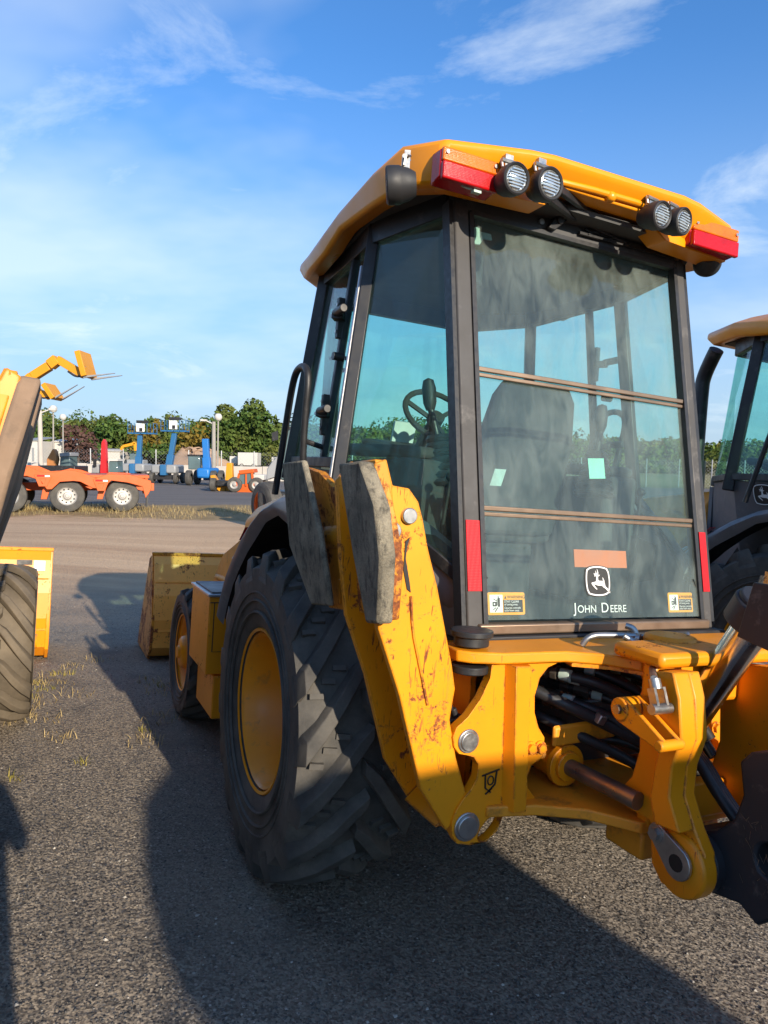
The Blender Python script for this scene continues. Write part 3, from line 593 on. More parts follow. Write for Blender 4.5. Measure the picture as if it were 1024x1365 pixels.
    for s in (-1, 1):
        fx = (lambda p: p) if s < 0 else mx_
        p = MB(); xi, xe = (0.526, 0.588) if s < 0 else (0.540, 0.583); p.loft([[RP(s*xi, z, -0.012), RP(s*xe, z, -0.012), RP(s*(xe+0.006), z, 0.045), RP(s*xi, z, 0.045)] for z in (zr0, zr1)]); post = p.build('rear_post', M['post'], root, bevel=0.006)
        g = MB(); g.bar(RP(s*0.597, zr0+0.02, 0.022), RP(s*0.597, 2.74, 0.022), 0.018, 0.05); g.build('post_seal', M['rubber'], post)
        g = MB(); g.loft([[RP(s*(xi+0.003), z, -0.016), RP(s*(xe-0.003), z, -0.016), RP(s*(xe-0.003), z, -0.0125), RP(s*(xi+0.003), z, -0.0125)] for z in (1.335, 1.575)]); g.build('reflector_strip', M['reflector'], post)
        p = MB(); p.bar(fx(B(1.60)), fx(B(2.78)), 0.055, 0.05, side=(0.5*s, -1, 0)); p.build('side_post', M['black'], root, bevel=0.005)
        p = MB(); o = Vector((s*0.030, 0.005, 0)); p.bar(Vector(fx(B(1.62)))+o, Vector(fx(B(2.60)))+o, 0.018, 0.016); p.build('post_trim', M['silver'], root, bevel=0.003)
        p = MB(); p.bar(fx(F(1.70)), fx(F(2.78)), 0.07, 0.06, side=(s*0.6, 1, 0)); p.build('front_post', M['black'], root, bevel=0.006)
    # sills and top rails round the cab
    def rail(nm, a, b, w, d): t = MB(); t.bar(a, b, w, d, side=(0, 0, 1)); t.build(nm, M['black'], root, bevel=0.004)
    for s in (-1, 1):
        fx = (lambda p: p) if s < 0 else mx_
        for a, b in ((RP(-0.575, 2.745, 0.03), B(2.745)), (B(2.745), F(2.745)), (F(2.745), Wd(2.745))): rail('top_rail', fx(a), fx(b), 0.10, 0.05)
        for a, b in ((RP(-0.575, 1.37, 0.03), B(1.72)), (B(1.765), F(1.795)), (F(1.795), Wd(1.795))): rail('sill_rail', fx(a), fx(b), 0.045, 0.035)
    rail('top_rail', Wd(2.745), mx_(Wd(2.745)), 0.10, 0.05); rail('sill_rail', Wd(1.775), mx_(Wd(1.775)), 0.06, 0.05)
    # ---- glass
    def pane(name, q, m, par=root, th=0.005):
        q = [Vector(p) for p in q]; n = (q[1]-q[0]).cross(q[2]-q[0]).normalized()
        g = MB(); g.prism(q, n*th); return g.build(name, m, par, smooth=False, fix=True)
    def inset(a, b, t0=0.04, t1=0.04):
        a, b = Vector(a), Vector(b); d = (b-a).normalized(); return a+d*t0, b-d*t1
    for s in (-1, 1):
        fx = (lambda p: p) if s < 0 else mx_
        a1, b1 = inset(fx(RP(-0.592, 1.37, 0.025)), fx(B(1.74)), 0.005, 0.03); a2, b2 = inset(fx(RP(-0.592, 2.70, 0.025)), fx(B(2.70)), 0.005, 0.03)
        pane('quarter_window', [a1, b1, b2, a2], M['glass'])
        a1, b1 = inset(fx(B(1.76)), fx(F(1.79)), 0.03, 0.035); a2, b2 = inset(fx(B(2.70)), fx(F(2.70)), 0.03, 0.035)
        m1, m2 = a1+(b1-a1)*0.30, a2+(b2-a2)*0.30; e = (b1-a1).normalized()*0.012
        pane('side_window', [a1, m1-e, m2-e, a2], M['glass'])
        d = pane('door_window', [m1+e, b1, b2, m2+e], M['glass'])
        st = MB(); st.bar(m1, m2, 0.03, 0.035, side=(0, 1, 0)); st.build('hinge_strip', M['black'], d, bevel=0.004)
        out = Vector((s*0.03, 0, 0))
        for t in (0.23, 0.70):
            c0 = m1+(m2-m1)*t+out
            hg = MB(); hg.bar(c0-Vector((0, 0, 0.09)), c0+Vector((0, 0, 0.09)), 0.03, 0.03); hg.bar(c0, c0+Vector((s*0.035, -0.05, 0)), 0.03, 0.05, side=(0, 0, 1)); hg.cyl(c0+Vector((s*0.035, -0.03, 0.01)), c0+Vector((s*0.04, -0.14, 0.012)), 0.018)
            hg.build('hinge', M['black'], d, bevel=0.003)
            bt = MB(); bt.cyl(c0+Vector((s*0.02, -0.01, 0)), c0+Vector((s*0.05, -0.018, 0)), 0.009, n=8)
            for dz in (-0.06, 0.06): bt.cyl(c0+Vector((s*0.01, 0, dz)), c0+Vector((s*0.02, 0, dz)), 0.008, n=8)
            bt.build('hinge_bolt', M['steel'], d)
        bm_ = MB(); c1 = m1+(a2-a1)*0.50-(b1-a1).normalized()*0.09+out*0.2; bm_.cyl(c1, c1+Vector((s*0.05, 0.0, 0)), 0.018); bm_.build('rubber_buffer', M['rubber'], d)
        a1, b1 = inset(fx(F(1.80)), fx(Wd(1.80)), 0.035, 0.0); a2, b2 = inset(fx(F(2.70)), fx(Wd(2.70)), 0.035, 0.0)
        pane('corner_window', [a1, b1, b2, a2], M['glass'])
    a1, b1 = inset(Wd(1.80), mx_(Wd(1.80)), 0.006, 0.006); a2, b2 = inset(Wd(2.70), mx_(Wd(2.70)), 0.006, 0.006)
    pane('windscreen', [a1, b1, b2, a2], M['glass'])
    # rear window: three sliding panes between two bronze rails
    rails = (1.610, 2.110)
    panes = []
    for z0, z1, off in ((1.235, 1.612, 0.0), (1.600, 2.112, 0.012), (2.10, 2.705, 0.024)):
        panes.append(pane('rear_pane', [RP(-0.514, z0, off), RP(0.522, z0, off), RP(0.522, z1, off), RP(-0.514, z1, off)], M['rear_glass']))
    tag(panes[0], 'lowest rear pane carrying the emblem and stickers'); tag(panes[1], 'middle rear pane with paper tags'); tag(panes[2], 'tall top rear pane streaked with dust')
    for z, pn in ((rails[0], panes[1]), (rails[1], panes[2])):
        r = MB(); r.bar(RP(-0.517, z+0.009, -0.004), RP(0.517, z+0.009, -0.004), 0.017, 0.016, side=(0, 0, 1)); r.bar(RP(-0.517, z-0.012, -0.001), RP(0.517, z-0.012, -0.001), 0.014, 0.013, side=(0, 0, 1)); r.build('pane_rail', M['rail'], pn, bevel=0.003)
    for s in (-1, 1):
        r = MB(); r.bar(RP(s*(0.516 if s < 0 else 0.528), 1.22, 0.0), RP(s*(0.516 if s < 0 else 0.528), 2.71, 0.0), 0.018, 0.03); r.build('window_channel', M['rubber'], root)
    r = MB(); r.bar(RP(-0.516, 2.712, 0.0), RP(0.516, 2.712, 0.0), 0.016, 0.03, side=(0, 0, 1)); r.build('window_top_seal', M['rubber'], root)
    # header above the rear window
    h = MB(); h.prism([RP(-0.590, 2.72, -0.008), RP(0.590, 2.72, -0.008), RP(0.590, 2.795, -0.008), RP(0.30, 2.90, -0.008), RP(-0.30, 2.90, -0.008), RP(-0.590, 2.795, -0.008)], (0, 0.05, 0)); hd = h.build('rear_header', M['header'], root, bevel=0.005)
    b = MB()
    for x, z in ((-0.545, 2.765), (0.545, 2.76), (-0.19, 2.752)): b.cyl(RP(x, z, -0.006), RP(x, z, -0.018), 0.012, n=12)
    b.build('header_bolt', M['steel'], hd)
    # sill below the rear window
    s_ = MB(); s_.box((0, -0.935, 1.208), (1.10, 0.05, 0.036)); s_.build('rear_sill', M['rail'], root, bevel=0.006)
    s_ = MB(); s_.box((0, -0.950, 1.160), (1.235, 0.06, 0.055)); lb = s_.build('sill_bar', M['blackplastic'], root, bevel=0.004)
    s_ = MB(); s_.box((0, -0.93, 1.10), (1.16, 0.05, 0.06)); s_.build('sill_skirt', M['black'], lb, bevel=0.004)
    s_ = MB()
    for x in (-0.44, 0.53): s_.cyl((x, -0.975, 1.162), (x, -0.992, 1.162), 0.014, n=14)
    s_.build('sill_bolt', M['steel'], lb)
    # ---- signs on the rear glass
    ux = Vector((1, 0, 0)); uy = (Vector(RP(0, 2, 0))-Vector(RP(0, 1, 0))).normalized(); un = ux.cross(uy)
    def onp(x, z, d=0.001): return Vector(RP(x, z, -0.0))+un*d
    sticker(onp(-0.500, 1.252), ux, uy, un, 0.158, 0.078, panes[0])
    sticker(onp(0.355, 1.252), ux, uy, un, 0.135, 0.078, panes[0])
    emblem((-0.068,-0.916,1.307), ux, uy, un, 0.128, 0.128, panes[0])
    lb_ = MB(); x0, _, z0 = (-0.108,-0.893,1.421); x1, _, z1 = (0.149,-0.881,1.485); o = onp(x0, z0)
    lb_.prism([o, o+ux*(x1-x0), o+ux*(x1-x0)+uy*0.066, o+uy*0.066], un*0.0015); lb_.build('orange_label', M['label_orange'], panes[0], smooth=False)
    tm = MB(); x0, _, z0 = (-0.123,-0.923,1.256); base = onp(x0, z0, 0.0035)
    cur = 0.0
    for word, size in (('J', 0.052), ('OHN', 0.039), (' ', 0.04), ('D', 0.052), ('EERE', 0.039)):
        v, f = text_mb(word, size)
        if not v: cur += 0.016; continue
        wd = max(p[0] for p in v)
        tm._add([base+ux*(cur+p[0])+uy*p[1] for p in v], f); cur += wd+0.007
    sc = 0.262/cur; tm.v = [tuple(base+(Vector(p)-base)*sc) if False else tuple(Vector((base.x+(p[0]-base.x)*sc, p[1], p[2]))) for p in tm.v]
    tm.build('lettering', M['white'], panes[0], smooth=False, fix=False)
    # paper tags stuck inside the middle pane
    for q, m, nm in (([(0.000,-0.802,1.836),(0.080,-0.801,1.842),(0.082,-0.816,1.763),(0.002,-0.817,1.757)], 'mint', 'paper_tag'), ([(-0.436,-0.816,1.762),(-0.387,-0.816,1.763),(-0.413,-0.827,1.701),(-0.462,-0.827,1.700)], 'tag', 'printed_label')):
        t = MB(); t.prism(q, (0, 0.0015, 0)); t.build(nm, M[m], panes[1], smooth=False)
    lt = MB(); lt.prism([(-0.489,-0.633,2.670),(-0.451,-0.629,2.688),(-0.452,-0.633,2.666),(-0.401,-0.633,2.666),(-0.395,-0.637,2.643),(-0.436,-0.638,2.640),(-0.454,-0.643,2.612),(-0.491,-0.644,2.607)], (0, 0.012, 0)); lt.build('pane_latch', M['tag'], panes[2], bevel=0.002)
    # ---- roof
    def ring(pts_left): return pts_left+[mx_(p) for p in reversed(pts_left)]
    low = [(-0.30, -0.79, 2.80), (-0.42, -0.79, 2.735), (-0.70, -0.77, 2.725), (-0.80, -0.655, 2.735), (-0.80, -0.38, 2.760), (-0.805, -0.07, 2.765), (-0.80, 0.12, 2.715), (-0.795, 0.33, 2.690), (-0.72, 0.62, 2.74), (-0.42, 1.06, 2.80)]
    lip = [(-0.32, -0.885, 2.850), (-0.42, -0.88, 2.845), (-0.73, -0.815, 2.835), (-0.815, -0.655, 2.85), (-0.815, -0.40, 2.845), (-0.818, -0.06, 2.815), (-0.815, 0.16, 2.775), (-0.81, 0.345, 2.745), (-0.74, 0.66, 2.80), (-0.43, 1.12, 2.86)]
    top = [(-0.32, -0.90, 2.885), (-0.42, -0.893, 2.88), (-0.725, -0.815, 2.868), (-0.812, -0.655, 2.885), (-0.812, -0.40, 2.885), (-0.812, -0.06, 2.850), (-0.806, 0.16, 2.815), (-0.80, 0.345, 2.785), (-0.735, 0.66, 2.84), (-0.43, 1.12, 2.90)]
    top2 = [(-0.30, -0.80, 2.905), (-0.38, -0.79, 2.90), (-0.62, -0.70, 2.895), (-0.70, -0.56, 2.91), (-0.71, -0.34, 2.92), (-0.71, -0.06, 2.905), (-0.69, 0.18, 2.885), (-0.68, 0.34, 2.865), (-0.62, 0.60, 2.89), (-0.38, 1.02, 2.93)]
    inn = [(x*0.90, y*0.90+0.01, z+0.02) for x, y, z in low]
    r = MB(); r.loft([ring(inn), ring(low), ring(lip), ring(top), ring(top2)], caps=False)
    tr = ring(top2); cp = [(0, p[1]*0.9, 3.02) for p in top2]
    n_ = len(top2)
    capr = [[tr[i], (tr[i][0]*0.5, tr[i][1]*0.98, tr[i][2]+0.02), (0, tr[i][1]*0.96, tr[i][2]+0.028), (-tr[i][0]*0.5, tr[i][1]*0.98, tr[i][2]+0.02), mx_(tr[i])] for i in range(n_)]
    r.loft(capr, closed=False, caps=False)
    r.v = [(x*(0.948 if x > 0.5 else 1), y, z+(0.02 if x > 0.5 else 0.01 if x > 0.25 else 0)) for x, y, z in r.v]
    rf = r.build('roof', M['roof'], root, ang=46, bevel=0.02); rf.modifiers[0].segments = 3
    # rear face of the roof: recessed trough with a moulded step and the two lamp housings
    st = MB()
    for s in (-1, 1):
        st.prism([(s*0.24, -0.80, 2.80), (s*0.27, -0.815, 2.765), (s*0.30, -0.825, 2.735), (s*0.69, -0.79, 2.735), (s*0.70, -0.80, 2.80), (s*0.30, -0.84, 2.81)], (0, 0.10, 0))
    st.tube([(-0.30, -0.84, 2.822), (-0.10, -0.85, 2.828), (0.10, -0.85, 2.832), (0.30, -0.84, 2.832)], 0.013, 8)
    st.box((0, -0.80, 2.832), (0.62, 0.08, 0.05)); st.sphere((-0.02, -0.85, 2.822), 0.022, 6)
    st.build('roof_rear_step', M['roof'], rf, bevel=0.008)
    u = MB(); u.prism([(-0.66, -0.76, 2.775), (0.66, -0.76, 2.775), (0.72, -0.3, 2.785), (0.70, 0.3, 2.76), (0.40, 0.98, 2.80), (-0.40, 0.98, 2.80), (-0.70, 0.3, 2.76), (-0.72, -0.3, 2.785)], (0, 0, 0.02)); u.build('headliner', M['headliner'], rf)
    # lamps
    tail_lamp(root, -0.750, -0.525, -0.848, 2.712, 2.822, -0.77); tail_lamp(root, 0.42, 0.690, -0.850, 2.735, 2.852, -0.74)
    work_lamp(root, (-0.505, -0.92, 2.742), (0.0, -1, -0.12), 0.053); work_lamp(root, (-0.378, -0.94, 2.748), (0.06, -1, -0.12), 0.056)
    work_lamp(root, (0.165, -0.92, 2.772), (0.12, -0.97, -0.18), 0.052); work_lamp(root, (0.278, -0.92, 2.774), (0.20, -0.96, -0.18), 0.052)
    work_lamp(root, (-0.884,-0.740,2.693), (-0.90, 0.42, -0.12), 0.062); work_lamp(root, (0.685,-0.700,2.754), (0.72, 0.69, -0.1), 0.058)
    wc = MB(); wc.tube([(-0.66, -0.80, 2.742), (-0.655, -0.82, 2.72), (-0.635, -0.83, 2.712), (-0.61, -0.83, 2.715)], 0.004, 6, 1); wc.box((-0.60, -0.83, 2.712), (0.03, 0.02, 0.02)); wc.build('lamp_plug', M['tag'], root)
    # wiper and its motor arm on the header
    w = MB(); w.bar((-0.282,-0.860,2.790), (0.079,-0.686,2.815), 0.028, 0.02, side=(0, 0, 1)); w.build('wiper_link', M['black'], root, bevel=0.003)
    w = MB(); w.bar((-0.297,-0.840,2.755), (-0.047,-0.690,2.791), 0.028, 0.02, side=(0, 0, 1)); w.build('wiper_link', M['black'], root, bevel=0.003)
    w = MB(); w.prism([RP(-0.175, 2.725, -0.04), RP(-0.145, 2.72, -0.04), RP(-0.075, 2.78, -0.04), RP(-0.075, 2.83, -0.04), RP(-0.115, 2.815, -0.04)], (0, 0.02, 0)); w.cyl(RP(-0.12, 2.765, -0.05), RP(-0.12, 2.765, 0), 0.016); w.build('wiper_mount', M['black'], root, bevel=0.003)
    w = MB(); w.tube([RP(-0.10, 2.80, -0.03), RP(0.10, 2.775, -0.028), RP(0.28, 2.748, -0.02)], 0.007, 6, 1); w.bar(RP(-0.01, 2.745, -0.024), RP(0.50, 2.752, -0.02), 0.012, 0.012, side=(0, 0, 1)); w.bar(RP(0.02, 2.764, -0.022), RP(0.40, 2.76, -0.02), 0.008, 0.01, side=(0, 0, 1))
    for k in range(5): w.bar(RP(0.03+k*0.10, 2.745, -0.03), RP(0.07+k*0.10, 2.765, -0.03), 0.006, 0.006)
    w.build('wiper_blade', M['rubber'], root)
    # ---- grab rails
    for s in (-1, 1):
        g = MB(); g.tube([(s*0.90, 0.33, 1.62), (s*0.90, 0.22, 1.95), (s*0.90, 0.16, 2.13), (s*0.90, 0.10, 2.185), (s*0.90, 0.0, 2.185), (s*0.90, -0.06, 2.13), (s*0.895, -0.02, 1.95), (s*0.87, 0.03, 1.66)], 0.016, 10, 2); g.tube([(s*0.885, 0.0, 1.86), (s*0.75, 0.02, 1.83)], 0.012, 8); g.build('grab_rail', M['black'], root)
    # ---- cab interior
    s_ = MB(); rings = []
    for z, w, y, d in ((1.50, 0.23, -0.16, 0.10), (1.70, 0.25, -0.19, 0.12), (1.95, 0.25, -0.24, 0.11), (2.13, 0.22, -0.28, 0.09), (2.20, 0.18, -0.29, 0.06)):
        rings.append([(0.12-w, y-d*0.3, z), (0.12-w*0.6, y-d*0.6, z), (0.12+w*0.6, y-d*0.6, z), (0.12+w, y-d*0.3, z), (0.12+w, y+d*0.4, z), (0.12+w*0.6, y+d*0.3, z), (0.12-w*0.6, y+d*0.3, z), (0.12-w, y+d*0.4, z)])
    s_.loft(rings); sb = s_.build('seat', M['seat'], root, bevel=0.02)
    s_ = MB(); s_.box((0.12, 0.08, 1.53), (0.48, 0.50, 0.14)); s_.box((0.12, 0.05, 1.32), (0.34, 0.36, 0.28)); s_.build('seat_cushion', M['seat'], sb, bevel=0.03)
    s_ = MB()
    for q in (-0.19, 0.43): s_.box((q, 0.02, 1.74), (0.06, 0.34, 0.06))
    s_.build('armrest', M['interior'], sb, bevel=0.015)
    k = MB(); k.box((0.05, 0.74, 1.50), (0.50, 0.26, 0.72)); k.prism([(-0.25, 0.52, 1.86), (0.32, 0.52, 1.86), (0.32, 0.86, 1.92), (-0.25, 0.86, 1.92)], (0, 0, 0.06)); k.build('dashboard', M['interior'], root, bevel=0.03)
    k = MB(); cx = Vector((0.02, 0.44, 2.10)); ax = Vector((0, -0.75, 0.66)).normalized(); u = Vector((1, 0, 0)); v = ax.cross(u)
    k.tube([cx+(u*math.cos(t)+v*math.sin(t))*0.19 for t in (i*2*math.pi/28 for i in range(29))], 0.016, 8)
    for t in (0.5, 2.64, 4.71): k.bar(cx-ax*0.04, cx+(u*math.cos(t)+v*math.sin(t))*0.185, 0.025, 0.012)
    k.cyl(cx-ax*0.05, cx+ax*0.0, 0.045); k.cyl(cx-ax*0.04, cx-ax*0.42, 0.03); k.build('steering_wheel', M['interior'], root)
    k = MB(); k.box((0.0, 0.80, 2.02), (0.14, 0.02, 0.14), (0.3, 0, 0)); k.build('notice_card', M['white'], root)
    for s in (-1, 1):
        k = MB(); k.box((s*0.52, -0.05, 1.50), (0.20, 0.80, 0.60)); k.prism([(s*0.40, -0.42, 1.80), (s*0.62, -0.42, 1.80), (s*0.68, 0.40, 1.84), (s*0.42, 0.40, 1.84)], (0, 0, 0.05)); k.build('side_console', M['interior'], root, bevel=0.02)
        k = MB(); b0 = Vector((s*0.40, -0.40, 1.70))
        for i in range(7): k.lathe([(0, 0.001), (0.0, 0.085-i*0.006), (0.014, 0.095-i*0.0065), (0.028, 0.082-i*0.006), (0.028, 0.001)], b0+Vector((s*0.004*i, 0.004*i, 0.03*i)), (s*0.15, 0.1, 1), 18)
        k.cyl(b0+Vector((s*0.03, 0.03, 0.2)), b0+Vector((s*0.06, 0.05, 0.32)), 0.014); jl = k.build('control_lever', M['rubber'], root)
        k = MB(); k.lathe([(0, 0.001), (0, 0.018), (0.03, 0.028), (0.09, 0.03), (0.125, 0.022), (0.135, 0.001)], b0+Vector((s*0.06, 0.05, 0.31)), (s*0.1, 0.1, 1), 14); k.build('lever_grip', M['blackplastic'], jl)
        k = MB(); k.cyl((s*0.52, -0.55, 1.25), (s*0.49, -0.60, 1.72), 0.008); k.sphere((s*0.49, -0.60, 1.73), 0.020, 6); k.build('stabiliser_lever', M['blackplastic'], root)
        k = MB(); k.tube([(s*0.66, 0.34, 2.30), (s*0.60, 0.24, 2.30), (s*0.60, 0.22, 2.24), (s*0.66, 0.20, 2.22)], 0.010, 8, 1); k.build('inner_grab_handle', M['blackplastic'], root)
    k = MB(); k.box((-0.42, -0.52, 2.58), (0.20, 0.02, 0.13), (0, 0, 0.5)); k.cyl((-0.42, -0.52, 2.64), (-0.40, -0.50, 2.76), 0.010); k.build('rear_view_mirror', M['interior'], root, bevel=0.012)
    k = MB(); k.tube([(-0.42, -0.70, 1.15), (-0.38, -0.66, 1.40), (-0.42, -0.62, 1.58), (-0.48, -0.60, 1.70)], 0.016, 8, 2); k.build('floor_harness', M['rubber'], root)
    # ---- rear main frame
    plate = [(-0.611,-1.130,1.149),(-0.615,-1.130,1.093),(-0.646,-1.130,1.029),(-0.688,-1.130,0.976),(-0.726,-1.130,0.947),(-0.737,-1.130,0.918),(-0.730,-1.130,0.887),(-0.712,-1.130,0.865),(-0.684,-1.130,0.858),(-0.656,-1.130,0.848),(-0.638,-1.130,0.823),(-0.640,-1.130,0.780),(-0.659,-1.130,0.748),(-0.682,-1.130,0.725),(-0.707,-1.130,0.691),(-0.720,-1.130,0.653),(-0.717,-1.130,0.615),(-0.698,-1.130,0.585),(-0.651,-1.130,0.573),(-0.591,-1.130,0.575),(-0.550,-1.130,0.603),(-0.531,-1.130,0.648),(-0.489,-1.130,0.667),(-0.360,-1.130,0.660),(-0.408,-1.130,0.690),(-0.441,-1.130,0.726),(-0.447,-1.130,0.764),(-0.432,-1.130,0.801),(-0.389,-1.130,0.824),(-0.388,-1.130,0.887),(-0.415,-1.130,0.922),(-0.435,-1.130,0.972),(-0.439,-1.130,1.026),(-0.423,-1.130,1.083),(-0.393,-1.130,1.116),(-0.351,-1.130,1.131)]
    slot_c = (-0.580,-1.130,0.619)
    slot = [(slot_c[0]+0.040*math.cos(t)+0.018*math.sin(t), -1.13, slot_c[2]+0.042*math.sin(t)+0.012*math.cos(t)) for t in (i*2*math.pi/16 for i in range(16))]
    for s in (-1, 1):
        fx = (lambda p: p) if s < 0 else mx_
        for y, nm in ((-1.13, 'frame_plate'), (-0.845, 'inner_frame_plate')):
            p = MB(); d = y+1.13; p.prism([fx((a, b+d, c)) for a, b, c in plate], (0, 0.035 if d == 0 else 0.025, 0), [[fx((a, b+d, c)) for a, b, c in slot]])
            if d == 0:
                rb = [(-0.553,-1.130,1.137),(-0.495,-1.130,1.135),(-0.478,-1.130,0.675),(-0.525,-1.130,0.676)]; rb = [fx((a, b-0.045, c)) for a, b, c in rb]
                p.loft([[fx(q) for q in [(-0.564,-1.129,1.138),(-0.477,-1.129,1.134),(-0.465,-1.129,0.670),(-0.541,-1.129,0.678)]], rb])
            fp = p.build(nm, M['yellow'], root, bevel=0.006)
            if d == 0:
                for k, ((x, yy, z), r) in enumerate((((-0.682,-1.130,0.902), 0.030), (STAB_PIN, 0.036))):
                    b = MB(); x = x if s < 0 else -x; b.cyl((x, -1.142, z), (x, -0.82, z), r, n=24); b.cyl((x, -1.136, z), (x, -1.128, z), r*1.25, n=24); b.build('frame_pin', M['steel'], fp, bevel=0.003)
                bz = MB()
                for x, yy, z in [(-0.446,-1.130,0.858),(-0.407,-1.130,0.857)]: bz.cyl(fx((x, -1.128, z)), fx((x, -1.150, z)), 0.017, n=6); bz.cyl(fx((x, -1.128, z)), fx((x, -1.137, z)), 0.023, n=16)
                bz.build('frame_bolt', M['yellow'], fp)
                sy = MB(); o = (-0.595,-1.130,0.768); L = lambda a, b: fx((o[0]+a, -1.1325, o[2]+b))
                for a, b in (((-0.028, 0.020), (0.036, 0.034)), ((-0.016, 0.022), (-0.014, -0.02)), ((0.026, 0.03), (0.022, -0.012)), ((-0.014, -0.02), (0.008, -0.036)), ((0.022, -0.012), (0.0, -0.03)), ((-0.012, -0.040), (0.012, -0.022))): sy.bar(L(*a), L(*b), 0.0045, 0.003)
                sy.tube([L(0.005+0.011*math.cos(t), 0.002+0.014*math.sin(t)) for t in (i*2*math.pi/12 for i in range(13))], 0.0022, 5); sy.build('lift_point_symbol', M['print_black'], fp)
        z_ = (-0.696,-1.130,0.935)
        v = MB(); v.cyl(fx((-0.674,-1.060,0.930)), fx((-0.700,-1.060,0.984)), 0.010); v.tube([fx((-0.699,-1.060,0.970)), fx((-0.719,-1.060,1.019)), fx((-0.726,-1.060,1.038))], 0.006, 6); v.box(fx((-0.688,-1.050,0.906)), (0.07, 0.05, 0.10), (0, 0.3*s, 0)); v.build('check_valve', M['rubber'], root, bevel=0.01)
        i_ = MB(); i_.cyl(fx((-0.655, -1.07, 1.10)), fx((-0.655, -1.07, 1.125)), 0.060, n=24); i_.cyl(fx((-0.655, -1.07, 1.185)), fx((-0.655, -1.07, 1.215)), 0.056, n=24); i_.cyl(fx((-0.655, -1.07, 1.215)), fx((-0.655, -1.07, 1.235)), 0.068, n=24); i_.build('cab_mount', M['rubber'], root, bevel=0.004)
        ld = MB(); ld.prism([fx(q) for q in ((-0.60, -1.0, 1.13), (-0.60, -0.84, 1.13), (-0.60, -0.84, 0.60), (-0.60, -1.0, 0.60))], (0.02*(-s), 0, 0)); ld.build('frame_gusset', M['yellow'], root)
    tp = [(-0.72, -0.98), (-0.725, -1.10), (-0.69, -1.135), (-0.60, -1.165), (-0.36, -1.175), (-0.25, -1.24), (-0.19, -1.33), (0.19, -1.33), (0.25, -1.24), (0.36, -1.175), (0.60, -1.165), (0.69, -1.135), (0.725, -1.10), (0.72, -0.98)]
    t = MB(); t.prism([(x, y, 1.142) for x, y in tp], (0, 0, 0.036)); t.build('top_plate', M['yellow'], root, bevel=0.006)
    t = MB(); t.prism([(x*0.93, y, 1.128) for x, y in tp[4:10]]+[(0.3, -1.05, 1.128), (-0.3, -1.05, 1.128)], (0, 0, 0.012)); t.build('top_plate_backing', M['yellow'], root)
    lp = [(-0.60, -0.86), (-0.60, -1.14), (-0.44, -1.175), (-0.30, -1.25), (-0.20, -1.38), (0.20, -1.38), (0.30, -1.25), (0.44, -1.175), (0.60, -1.14), (0.60, -0.86)]
    t = MB(); t.prism([(x, y, 0.655) for x, y in lp], (0, 0, 0.035)); t.build('bottom_plate', M['dusty_yellow'], root, bevel=0.006)
    t = MB(); t.box((0, -1.28, 0.60), (0.34, 0.16, 0.09)); t.build('pivot_block', M['dusty_yellow'], root, bevel=0.01)
    t = MB(); t.box((0, -0.86, 0.90), (1.1, 0.03, 0.46)); t.build('frame_back_wall', M['print_black'], root)
    t = MB(); t.bar((-0.33, -1.10, 0.875), (0.33, -1.06, 0.885), 0.07, 0.02, side=(0, 0, 1)); t.build('hose_guard', M['dusty_yellow'], root, bevel=0.01)
    # swing cylinders
    for s in (-1, 1):
        c = MB(); c.cyl((s*0.255, -0.88, 0.775), (s*0.255, -1.07, 0.768), 0.062, n=24); c.cyl((s*0.255, -1.07, 0.768), (s*0.255, -1.095, 0.767), 0.072, n=24); c.cyl((s*0.255, -1.095, 0.767), (s*0.255, -1.11, 0.767), 0.05, n=24); c.cyl((s*0.34, -1.0, 0.80), (s*0.36, -1.09, 0.815), 0.016); c.cyl((s*0.33, -1.02, 0.77), (s*0.36, -1.02, 0.82), 0.02)
        cc = c.build('swing_cylinder', M['yellow'], root, bevel=0.003)
        c = MB(); c.cyl((s*0.255, -1.10, 0.767), (s*0.225, -1.385, 0.762), 0.028, n=20); c.build('cylinder_rod', M['greyrod'], cc)
